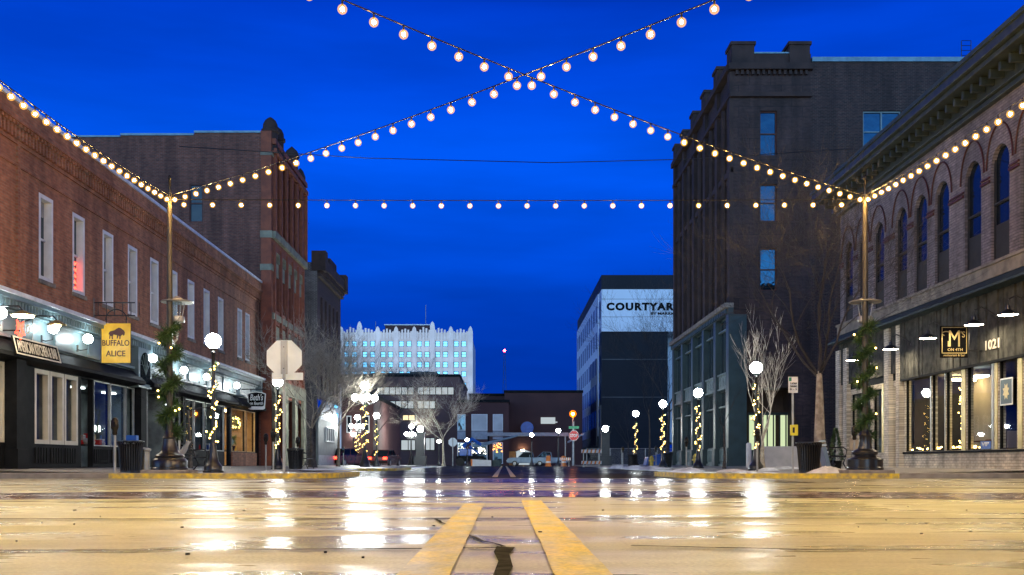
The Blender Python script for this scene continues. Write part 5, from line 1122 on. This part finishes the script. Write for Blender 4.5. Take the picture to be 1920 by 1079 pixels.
# canopy frame in front
Y = 126; T = thing('street_canopy', (PX(995, Y), Y, 0), 'long pale steel canopy beam on thin posts across the far end', 'canopy'); m = MB(); m.box(PX(914, Y), PX(1066, Y), Y, Y + 2.5, PZ(818, Y), PZ(811.5, Y)); m.build('beam', M['panelgrey'], T); m = MB()
m.box(PX(914, Y), PX(917.5, Y), Y, Y + .3, 0, PZ(818, Y)); m.build('post', M['charcoal'], T); m = MB(); m.box(PX(1059, Y), PX(1061, Y), Y, Y + .3, 0, PZ(818, Y)); m.build('post', M['galv'], T)
m = MB(); m.prism([(PX(1058, Y), PZ(830, Y)), (PX(1084, Y), PZ(816, Y)), (PX(1084, Y), PZ(819, Y)), (PX(1058, Y), PZ(833, Y))], faceC(Y - 6), 0, 3); m.build('sloping_roof', M['panelgrey'], T)
Y = 140; T = thing('round_blue_sign', (PX(989, Y), Y + 2, PZ(802, Y)), 'small dark blue round sign above the canopy beam', 'sign'); MB().lathe([(.85, 0), (.85, .2)], 0, 0, 24, axis='y').build('disc', M['blue'], T, local=True)
MB().tube([(0, .2, 0), (0, 1.2, 0)], .05, 5).build('bracket', M['black'], T, local=True)
# mast
Y = 620; T = thing('radio_mast', (PX(946, Y), Y, 0), 'distant lattice radio mast with a red beacon', 'mast'); m = MB(); x = PX(946, Y); zt = PZ(660, Y)
for s in (-1, 1): m.tube([(x + s * 1.3, Y, 30), (x + s * .35, Y, zt)], .11, 4)
for k in range(14):
    t = k / 14; a = 1.3 - .95 * t; b = 1.3 - .95 * (t + 1 / 14); z_ = 30 + (zt - 30) * t; z2_ = 30 + (zt - 30) * (t + 1 / 14); s = 1 if k % 2 else -1; m.tube([(x - s * a, Y, z_), (x + s * b, Y, z2_)], .07, 4)
m.build('lattice', M['slate'], T); MB().ball(x, Y, zt + .7, .75, 10).build('beacon', M['redlamp'], T, smooth=True)

# ------------------------------------------------------------------ vehicles
def car(x, y, rz, label, paint, kind='car', lights=None, scale=1.0, cat='car'):
    name = 'parked_car' if kind == 'car' else 'pickup_truck'
    T = thing(name, (x, y, .02), label, cat, None, rz); T.scale = (scale,) * 3
    f = lambda u, v, w_: (u, w_, v)
    if kind == 'car': body = [(-2.2, .3), (-2.25, .55), (-2.2, .85), (-1.6, .92), (-.9, .98), (.9, .96), (2.0, .84), (2.2, .65), (2.22, .35), (2.0, .25), (-2.0, .25)]; cab = [(-1.75, .92), (-1.15, 1.4), (.2, 1.44), (1.05, .95)]
    else: body = [(-2.7, .45), (-2.72, 1.05), (-.5, 1.08), (.9, 1.1), (2.3, 1.05), (2.6, .9), (2.65, .45), (2.4, .35), (-2.5, .35)]; cab = [(-.65, 1.08), (-.5, 1.72), (.5, 1.76), (1.2, 1.1)]
    MB().prism(body, f, -.88, .88).build('body', paint, T, bevel=.06, local=True)
    MB().prism(cab, f, -.74, .74).build('cabin', M['pane_dark'], T, bevel=.05, local=True)
    m = MB(); m.prism([(a * .97 + (0), b + .005) for a, b in cab[1:3]] + [(cab[2][0], cab[2][1] + .04), (cab[1][0], cab[1][1] + .04)], f, -.7, .7)
    for s in (-.745, .745):
        for q in ((cab[0], cab[1]), (cab[2], cab[3]), ((-.3, .95), (-.3, 1.42))): m.tube([(q[0][0], s, q[0][1]), (q[1][0], s * .96, q[1][1])], .035, 4)
    m.build('roof_frame', paint, T, local=True)
    for a in (-1.4, 1.4):
        for s in (-1, 1):
            o = MB().lathe([(.3, -.1), (.33, -.08), (.33, .08), (.3, .1)], a * (1.15 if kind != 'car' else 1), s * .82, 20, axis='y', cz=.33).build('wheel', M['rubber'], T, local=True, smooth=True)
            MB().lathe([(.2, -.105), (.2, .105)], a * (1.15 if kind != 'car' else 1), s * .82, 14, axis='y', cz=.33).build('rim', M['galv'], o, local=True)
    e = body[1][0]
    for s in (-.68, .68):
        MB().box(e - .03, e + .1, s - .16, s + .16, .62, .82).build('tail_lamp', M['tail'] if lights else M['red'], T, local=True)
        MB().box(2.12 if kind == 'car' else 2.5, 2.24 if kind == 'car' else 2.66, s - .16, s + .16, .6, .74).build('headlamp', M['white'], T, local=True)
    MB().box(e - .06, e + .02, -.85, .85, .36, .5).build('bumper', M['charcoal'], T, local=True, bevel=.02)
    for s in (-.95, .95): MB().box(.75, .95, s - .08, s + .08, .95, 1.08).build('wing_mirror', paint, T, local=True, bevel=.02)
    return T
car(PX(990, 112), 112, R(172), 'pale blue pickup parked before the lit garage door', M['steelblue'], 'pickup', scale=.82, cat='pickup truck')
car(PX(1026, 116), 117, R(176), 'pale blue pickup behind orange cones, right of the other pickup', M['steelblue'], 'pickup', scale=.85, cat='pickup truck')
car(PX(646, 84), 84, R(65), 'dark red car with glowing tail lamps beyond the left pavement trees', M['darkcar'], lights=1)
car(PX(719, 92), 93, R(80), 'dark red car with glowing tail lamps right of the cluster lamps', M['darkcar'], lights=1)
car(PX(690, 110), 112, R(100), 'dark car far behind the cluster lamps', M['charcoal'], lights=1)
# boom lift
Y = 118; x = PX(880, Y); T = thing('boom_lift', (x, Y, 0), 'blue boom lift with pale raised arm at the far end', 'boom lift')
MB().box(x - 1.4, x + 1.6, Y - 1, Y + 1, .5, 1.1).build('chassis', M['charcoal'], T, bevel=.05)
MB().box(x - 1.1, x + .2, Y - .6, Y + .6, 1.12, 1.9).build('turret', M['blue'], T, bevel=.08)
m = MB(); m.tube([(x - .7, Y, 2.1), (x + .3, Y, 3.0), (PX(902, Y), Y, PZ(835, Y))], .22, 6); m.build('lower_boom', M['blue'], T)
m = MB(); m.tube([(PX(888, Y), Y, PZ(838, Y)), (PX(971, Y), Y, PZ(817, Y))], [.2, .12], 6); m.tube([(PX(900, Y), Y - .25, PZ(838, Y)), (PX(952, Y), Y - .25, PZ(822, Y))], .07, 5); m.build('upper_boom', M['steelblue'], T)
m = MB(); m.tube([(PX(880, Y), Y + .3, 2.2), (PX(897, Y), Y + .3, 1.4)], .12, 5); m.build('strut', M['blue'], T)
for a in (-1, 1.2):
    for s in (-.95, .95): MB().lathe([(.45, -.15), (.45, .15)], x + a, Y + s, 18, axis='y', cz=.45).build('wheel', M['rubber'], T)
# barriers
Y = 112; T = thing('concrete_barrier', (PX(902, Y), Y, 0), 'white block barrier with red striped end below the blue lift', 'barrier'); m = MB(); m.prism([(PX(884, Y), .0), (PX(921, Y), .0), (PX(921, Y), .62), (PX(884, Y), .72)], faceC(Y), -.3, .3); m.build('block', M['white'], T); m = MB(); fbox(m, faceC(Y), PX(883.5, Y) - .02, PX(886, Y), .02, .73, -.31, .31); m.build('striped_end', M['orange'], T)
m = MB(); m.lathe([(.5, 0), (.5, .6), (.4, .68)], PX(926, Y) + .3, Y, 16); tag(m.build('planter_tub', M['slate'], smooth=True), 'squat grey tub at the end of the white barrier', 'tub')
def barricade(px0, px1, y_, Y, label):
    T = thing('striped_barricade', (PX((px0 + px1) / 2, Y), Y, 0), label, 'barricade', 'striped road barricades')
    F = faceC(Y); a, b = PX(px0, Y), PX(px1, Y)
    for z0, z1 in (((1.15, 1.42), (.25, .5)) if y_ else ((.6, .85),)):
        m = MB(); fbox(m, F, a, b, z0, z1, 0, .05); o = m.build('board', M['white'], T); m = MB(); n_ = 5
        for k in range(n_): u = a + (b - a) * (k + .15) / n_; s = (b - a) / n_ * .42; m.prism([(u, z0), (u + s, z0), (u + s * 1.5, z1), (u + s * .5, z1)], F, .051, .056)
        m.build('stripe', M['orange'], o)
    m = MB()
    for u in (a + .15, b - .2): fbox(m, F, u, u + .06, .0, 1.45 if y_ else .9, -.06, -.005); fbox(m, F, u - .02, u + .08, 0, .05, -.5, .4)
    m.build('frame', M['galv'], T)
barricade(1090, 1128, 1, 86, 'orange and white striped barricade beside the black pillar'); barricade(1050, 1070, 0, 104, 'small slanted striped barricade near the stop sign pole')
for px, D, lb in ((1028, 104, 'orange traffic drum in front of the parked pickups'), (1057, 108, 'orange traffic drum just left of the stop sign pole')):
    T = thing('traffic_drum', (PX(px, D), D, 0), lb, 'traffic drum', 'orange traffic drums'); MB().lathe([(.32, 0), (.32, .08), (.26, .1), (.22, 1.0), (.1, 1.05)], n=16).build('drum', M['orange'], T, local=True, smooth=True); MB().lathe([(.255, .35), (.245, .5)], n=16).build('band', M['white'], T, local=True)
# chain fence round the lot
D = 106; T = thing('chain_link_fence', (PX(1180, D), D, .1), 'low wire fence before the dark hotel wall', 'fence')
for k in range(9): x = PX(1100 + k * 22, D); MB().tube([(x, D, .1), (x, D, 1.8)], .04, 6).build('fence_post', M['galv'], T)
m = MB(); m.tube([(PX(1100, D), D, 1.78), (PX(1278, D), D, 1.78)], .025, 5); m.tube([(PX(1100, D), D, .2), (PX(1278, D), D, .2)], .02, 5)
for k in range(90):
    x = PX(1100, D) + k * .105; m.tube([(x, D, .2), (x + .8, D, 1.78)], .006, 3, cap=False); m.tube([(x + .8, D, .2), (x, D, 1.78)], .006, 3, cap=False)
m.build('mesh_panel', M['galv'], T)
D = 88; T = thing('blue_tarpaulin', (PX(1240, D), D, .1), 'blue tarpaulin over a heap beside the green building', 'tarpaulin'); MB().prism([(PX(1208, D), .1), (PX(1266, D), .1), (PX(1266, D), 1.35), (PX(1240, D), 1.1), (PX(1212, D), .8)], faceC(D), -1, 1).build('sheet', M['blue'], T, bevel=.1)

# ------------------------------------------------------------------ signs and street furniture
def octagon(px, py, D, half, zbot, label, front):
    x, z = PX(px, D), PZ(py, D); T = thing('stop_sign', (x, D, .1), label, 'stop sign'); F = faceC(D)
    oc = [(x + half / math.cos(R(22.5)) * math.cos(R(22.5 + 45 * i)), z + half / math.cos(R(22.5)) * math.sin(R(22.5 + 45 * i))) for i in range(8)]
    m = MB(); m.prism(oc, F, 0, .006); m.build('plate', M['signback'] if not front else M['white'], T)
    if front:
        m = MB(); m.prism([(x + (a - x) * .93, z + (b - z) * .93) for a, b in oc], F, .007, .012); m.build('face', M['red'], T); text('STOP', F, x - half * .72, x + half * .72, z - half * .33, z + half * .33, .014, M['white'], T, bold=.02)
    m = MB(); m.box(x - .03, x + .03, D - (.045 if not front else -.01), D - (.012 if not front else -.05), .1 + zbot, z + half * .96 if not front else z + half + .9); m.build('post', M['galv'], T)
    if not front:
        for q in (.25, -.25):
            m = MB(); m.lathe([(.015, 0), (.015, .02)], x, D - .065, 8, axis='y', cz=z + q); m.build('bolt', M['iron'], T)
    return T, x, z
T, x, z = octagon(533, 671.5, 24.95, .41, 0, 'large octagon traffic sign seen from its blank silver back', False)
m = MB(); m.box(x - .29, x + .44, 24.955, 24.962, PZ(713, 24.95), PZ(699, 24.95)); m.build('lower_plate', M['signback'], T); m = MB(); m.box(x - .08, x + .08, 24.93, 24.95, z - .38, z + .4); m.build('stiffener', M['galv'], T)
m = MB(); m.lathe([(.07, 0), (.07, .004), (.045, .004), (.045, 0)], x + .19, 24.946, 16, axis='y', cz=z - .26); m.build('sticker', M['cream'], T)
octagon(849, 829.5, 92, .37, 0, 'distant grey back of an octagon sign by the pale bare tree', False)
T, x, z = octagon(1076, 817, 104, .48, 0, 'distant red STOP sign below a green street name plate', True)
m = MB(); m.box(x - .5, x + .5, 104, 104.03, PZ(804.5, 104), PZ(799.5, 104)); m.build('street_name_plate', M['green'], T)
# parking sign on the right
D = 25.4; x = PX(1487, D); F = faceC(D); T = thing('parking_sign', (x, D, .1), 'white parking sign with small green symbol on a thin post', 'sign'); m = MB(); m.box(x - .022, x + .022, D + .01, D + .04, .08, PZ(709, D)); m.build('post', M['galv'], T)
m = MB(); fbox(m, F, PX(1478, D), PX(1496, D), PZ(737, D), PZ(707, D), 0, .006); m.build('plate', M['white'], T); m = MB(); fbox(m, F, PX(1479, D), PX(1484, D), PZ(715, D), PZ(708, D), .007, .009); m.build('symbol', M['green'], T)
for i, s in enumerate(('2 HOUR', 'PARKING', '8 - 5')): text(s, F, PX(1481, D), PX(1494, D), PZ(721 + i * 5.5, D), PZ(717.5 + i * 5.5, D), .007, M['charcoal'], T)
T = thing('yellow_pushbutton_box', (x, D, PZ(808, D)), 'small yellow box strapped to the parking sign post', 'box'); MB().box(PX(1481, D), PX(1495, D), D - .07, D + .005, PZ(817, D), PZ(797, D)).build('case', M['boxyel'], T, bevel=.01); MB().box(x - .03, x + .02, D - .08, D - .071, PZ(812, D), PZ(802, D)).build('clasp', M['black'], T)
# parking meters
def meter():
    T = thing('parking_meter', (0, 0, 0), 'x', 'parking meter', 'parking meters along the kerbs'); MB().lathe([(.03, 0), (.03, .92)], n=10).build('post', M['galv'], T, local=True, smooth=True)
    MB().lathe([(.04, .9), (.06, .94), (.05, 1.0), (.085, 1.06), (.09, 1.14), (.08, 1.24), (.04, 1.3), (.005, 1.31)], n=14).build('head', M['iron'], T, local=True, smooth=True)
    MB().box(-.045, .045, -.1, -.07, 1.08, 1.2).build('display', M['pane'], T, local=True); return T
m0 = meter(); kids[m0] = [o for o in bpy.data.objects if o.parent == m0]
ml_ = [(-9.03, 24.75, 'nearest parking meter, left of the slatted litter bin'), (PX(336, 30), 30, 'parking meter beside the bench behind the left garlanded pole'), (-7.05, 32.6, 'parking meter between the left lamp post and the octagon sign'), (PX(498.5, 38), 38, 'dark parking meter just left of the octagon sign post'), (PX(551, 42), 42.8, 'parking meter behind the dark litter bin'), (PX(644, 70), 70, 'parking meter by the glowing red car lamps'), (PX(1287, 43), 43, 'parking meter by the green shopfront corner'), (PX(1168, 68), 68, 'parking meter left of the furthest right litter bin'), (PX(1230, 66), 66, 'parking meter beside the yellow hydrant wrap'), (PX(1420, 32), 32, 'parking meter in front of the post under the white lit tree'), (PX(1602, 30), 30, 'parking meter left of the right festoon pole base')]
for i, (x, y, lb) in enumerate(ml_):
    if i == 0: m0.location = (x, y, .1); m0['label'] = lb
    else: dup(m0, (x, y, .1), lb)
# litter bins
def slat_bin(x, y, label, s=1.0, rz=0, h=.82, r=.3, grp='slatted litter bins'):
    T = thing('litter_bin', (x, y, .1), label, 'litter bin', grp, rz); T.scale = (s,) * 3
    MB().lathe([(r * .72, .05), (r * .86, h * .9)], n=20).build('liner', M['charcoal'], T, local=True, smooth=True)
    m = MB()
    for k in range(28): a = 2 * math.pi * k / 28; c, s_ = math.cos(a), math.sin(a); m.tube([(r * .8 * c, r * .8 * s_, .04), (r * .95 * c, r * .95 * s_, h * .8), (r * 1.08 * c, r * 1.08 * s_, h * .97)], .016, 4)
    m.build('slats', M['black'], T, local=True); MB().lathe([(r * 1.0, h * .95), (r * 1.12, h * .97), (r * 1.12, h), (r * .9, h * 1.01), (r * .9, h * .95)], n=24).build('rim', M['black'], T, local=True, smooth=True); MB().lathe([(r * .86, .0), (r * .86, .06)], n=20).build('base', M['black'], T, local=True); return T
slat_bin(PX(245, 27.4), 27.4, 'slatted black litter bin left of the left festoon pole'); slat_bin(PX(554, 42), 42, 'dark litter bin right of the octagon sign post', 1.0); slat_bin(PX(1250, 60), 60, 'litter bin beside the green building edge', 1.05); slat_bin(PX(1186, 66), 66, 'litter bin below the dark hotel wall', 1.0)
T = slat_bin(PX(1517, 27.3), 27.3, 'black slatted litter bin left of the thick tree trunk', 1.0, 0, .78, .3); T.rotation_euler = (0, 0, 0)
T = thing('litter_bag', (PX(245, 27.4) + .05, 27.35, .9), 'blue box lying on top of the slatted litter bin', 'litter'); MB().box(-.12, .14, -.1, .1, .02, .16).build('carton', M['blue'], T, local=True, bevel=.01)
o = MB().lathe([(.14, 0), (.13, .05), (.11, .06), (.11, .55), (.14, .58), (.14, .62), (.05, .66)], PX(273, 27.8), 27.8, 16, cz=.1).build('ash_bin', M['galv'], smooth=True); tag(o, 'small grey cylinder bin right of the slatted litter bin', 'bin')
# benches
def bench(x, y, rz, label):
    T = thing('bench', (x, y, .1), label, 'bench', 'black metal benches', rz); m = MB()
    for k in range(5): m.box(-.7, .7, -.2 + k * .09, -.14 + k * .09, .43, .455)
    m.build('seat', M['black'], T, local=True); m = MB()
    for k in range(4): m.box(-.7, .7, .25 + k * .02, .27 + k * .02, .52 + k * .1, .58 + k * .1)
    m.build('backrest', M['black'], T, local=True)
    for s in (-.68, .68):
        MB().tube([(s, -.25, 0), (s, -.12, .25), (s, -.2, .42), (s, .22, .44), (s, .34, .9)], .022, 6).build('leg', M['black'], T, local=True); MB().tube([(s, .32, 0), (s, .1, .22), (s, .24, .44)], .022, 6).build('leg', M['black'], T, local=True); MB().tube([(s, .26, .66), (s, -.12, .68), (s, -.22, .6), (s, -.18, .43)], .02, 6).build('armrest', M['black'], T, local=True)
bench(PX(352, 33), 33, R(70), 'black bench with scroll legs behind the left festoon pole base'); bench(PX(572, 45), 45, R(90), 'black bench seen end on right of the dark litter bin'); bench(PX(1562, 29.5), 29.5, R(85), 'dark bench between the thick tree trunk and brick pilasters')
T = thing('blanket', (PX(346, 32.6), 32.6, .6), 'pale cloth draped over the left bench back', 'blanket'); m = MB()
for i in range(8):
    for j in range(6):
        f_ = lambda a, b: (.03 * math.sin(a * 1.3 + b) + (.14 - b * .05), a * .07 - .3, .42 - b * .085 + .02 * math.sin(a * 2))
        m.quad(f_(i, j), f_(i + 1, j), f_(i + 1, j + 1), f_(i, j + 1))
m.build('cloth', M['blind'], T, local=True, smooth=True)
# right side odds and ends
o = MB().box(PX(1434, 43), PX(1506, 43), 43, 43.3, .1, 1.02).build('concrete_ramp_wall', pm('pale_render', (.5, .5, .5), .7, col2=(.36, .36, .37), nscale=2), bevel=.02); tag(o, 'low pale ramp wall behind the parking sign', 'wall')
o = MB().lathe([(.12, 0), (.12, 1.0), (.11, 1.1), (.05, 1.14)], PX(1404, 48), 48, 16, cz=.12).build('bollard', M['white'], smooth=True); tag(o, 'white bollard at the green building corner', 'bollard')
T = thing('sandwich_board', (PX(1552, 28.5), 28.5, .1), 'slim pale blue board leaning beside the thick tree trunk', 'sandwich board'); MB().box(-.05, .05, -.25, .25, .0, .7).build('panel', M['steelblue'], T, local=True, bevel=.01); MB().tube([(.05, .2, .6), (.25, .2, 0)], .012, 5).build('prop', M['black'], T, local=True); T.rotation_euler = (0, R(-14), 0)
T = thing('potted_evergreen', (PX(1567, 31.5), 31.5, .12), 'small dark conical evergreen by the brick pilaster', 'plant'); MB().lathe([(.14, 0), (.18, .3)], n=14).build('pot', M['charcoal'], T, local=True); m = MB(); rd = random.Random(6)
for i in range(1600):
    h_ = rd.random(); a = rd.uniform(0, 6.283); r_ = .26 * (1 - h_) * rd.uniform(.5, 1); p = Vector((r_ * math.cos(a), r_ * math.sin(a), .3 + h_ * .95)); d = Vector((math.cos(a), math.sin(a), .5 + rd.gauss(0, .3))).normalized(); s = d.orthogonal().normalized() * .008; m.quad(p - s, p + s, p + d * .07 + s * .3, p + d * .07 - s * .3)
m.build('foliage', M['pine'], T, local=True, fix=False)
T = thing('menu_box', (PX(1605, 31), 31, .12), 'tan menu stand left of the right festoon pole', 'menu stand'); MB().box(-.14, .14, -.02, .02, .95, 1.22).build('panel', M['cream'], T, local=True, bevel=.01); MB().box(-.17, .1, .03, .12, .6, .98).build('tray', M['cafe'], T, local=True, bevel=.01); MB().tube([(0, .05, 0), (0, .05, .95)], .02, 6).build('post', M['black'], T, local=True)
T = thing('hydrant', (PX(1222, 67), 67, .1), 'yellow hydrant between the right litter bins', 'hydrant'); MB().lathe([(.16, 0), (.16, .05), (.11, .08), (.11, .5), (.15, .52), (.13, .6), (.05, .7)], n=14).build('body', M['yellow'], T, local=True, smooth=True); MB().lathe([(.05, -.18), (.05, .18)], 0, 0, 10, axis='x', cz=.4).build('nozzle', M['yellow'], T, local=True)
T = thing('hydrant', (PX(1318, 52), 52, .1), 'yellow hydrant at the foot of the lamp before the green shopfront', 'hydrant')
MB().lathe([(.16, 0), (.16, .05), (.11, .08), (.11, .5), (.15, .52), (.13, .6), (.05, .7)], -.35, 0, 14).build('body', M['yellow'], T, local=True, smooth=True); MB().lathe([(.05, -.18), (.05, .18)], -.35, 0, 10, axis='x', cz=.4).build('nozzle', M['yellow'], T, local=True)
# snow heaps
def snow(x, y, rx, ry, h_, seed, label):
    rd = random.Random(seed); m = MB(); n_ = 18; R_ = 7; rows_ = []
    for j in range(R_ + 1):
        row = []
        for i in range(n_):
            a = 2 * math.pi * i / n_; q = 1 - j / R_; w_ = 1 + .18 * math.sin(a * 3 + seed) + .12 * math.sin(a * 7 + seed * 2) + rd.uniform(-.06, .06)
            row.append((x + rx * q * w_ * math.cos(a), y + ry * q * w_ * math.sin(a), .09 + h_ * (1 - q * q) * (1 + rd.uniform(-.25, .25) if j else 1)))
        rows_.append(row)
    for j in range(R_):
        for i in range(n_): k = (i + 1) % n_; m.quad(rows_[j][i], rows_[j][k], rows_[j + 1][k], rows_[j + 1][i])
    o = m.build('snow_patch', M['snow'], smooth=True); tag(o, label, 'snow', kind='stuff')
for i, (px, D, rx, ry, h_, lb) in enumerate(((1552, 26.5, .55, .3, .16, 'snow heap at the foot of the thick bare trunk'), (1585, 27, .4, .3, .1, 'snow heap left of the right pole base'), (1470, 40, 1.0, .5, .12, 'snow along the pale ramp wall'), (1440, 34.5, .4, .3, .1, 'snow at the foot of the lamp before the white tree'), (1378, 30, .5, .25, .08, 'snow lump on the right corner kerb'), (1290, 35, .5, .3, .1, 'snow lump under the meter by the green shopfront'), (1222, 44, .7, .6, .12, 'snow lump along the right kerb before the bins'), (1190, 50, .6, .6, .13, 'snow lump further along the right kerb'), (1160, 56, .5, .5, .13, 'small snow lump far along the right kerb'), (615, 40, 1.2, 3.0, .05, 'thin snow along the left kerb beyond the octagon sign'))):
    snow(PX(px, D), D, rx, ry, h_, i + 1, lb)
for nm, x0, x1, y0, y1, sd in (('snow_strip', -7.2, -5.9, 34, 46, 3), ('snow_strip', -7.1, -5.2, 58, 100, 5), ('snow_strip', 6.2, 7.7, 33.5, 76, 7)):
    rd = random.Random(sd); m = MB(); n_ = 50
    L_ = [(x0 + rd.uniform(-.1, .35) * (1 if x0 > 0 else 0), x1 + (rd.uniform(-.6, .15) if x0 < 0 else 0), y0 + (y1 - y0) * i / n_) for i in range(n_ + 1)]
    for a, b in zip(L_, L_[1:]): m.quad((a[0], a[2], .012), (a[1], a[2], .012), (b[1], b[2], .012), (b[0], b[2], .012))
    tag(m.build(nm, M['snow']), kind='stuff', label='thin trampled snow lying in the gutter by the kerb', cat='snow')
# street canyon behind the camera: plain blocks of the same street
for s, lb in ((-1, 'left'), (1, 'right')):
    T = thing('brick_block', (s * 15, -40, 0), f'brick block on the {s and lb} side of the street behind the camera', 'building'); m = MB(); m.box(min(s * 15, s * 45), max(s * 15, s * 45), -90, -2, 0, 11.5); m.build('wall', M['brick_red'], T)

# ------------------------------------------------------------------ render look
sc.view_settings.view_transform = 'Standard'; sc.view_settings.look = 'None'; sc.view_settings.exposure = 0; sc.view_settings.gamma = 1
sc.cycles.max_bounces = 5; sc.cycles.diffuse_bounces = 2; sc.cycles.glossy_bounces = 3; sc.cycles.transparent_max_bounces = 8; sc.cycles.transmission_bounces = 2
sc.cycles.sample_clamp_indirect = 4; sc.cycles.caustics_reflective = False; sc.cycles.caustics_refractive = False; sc.cycles.use_light_tree = True
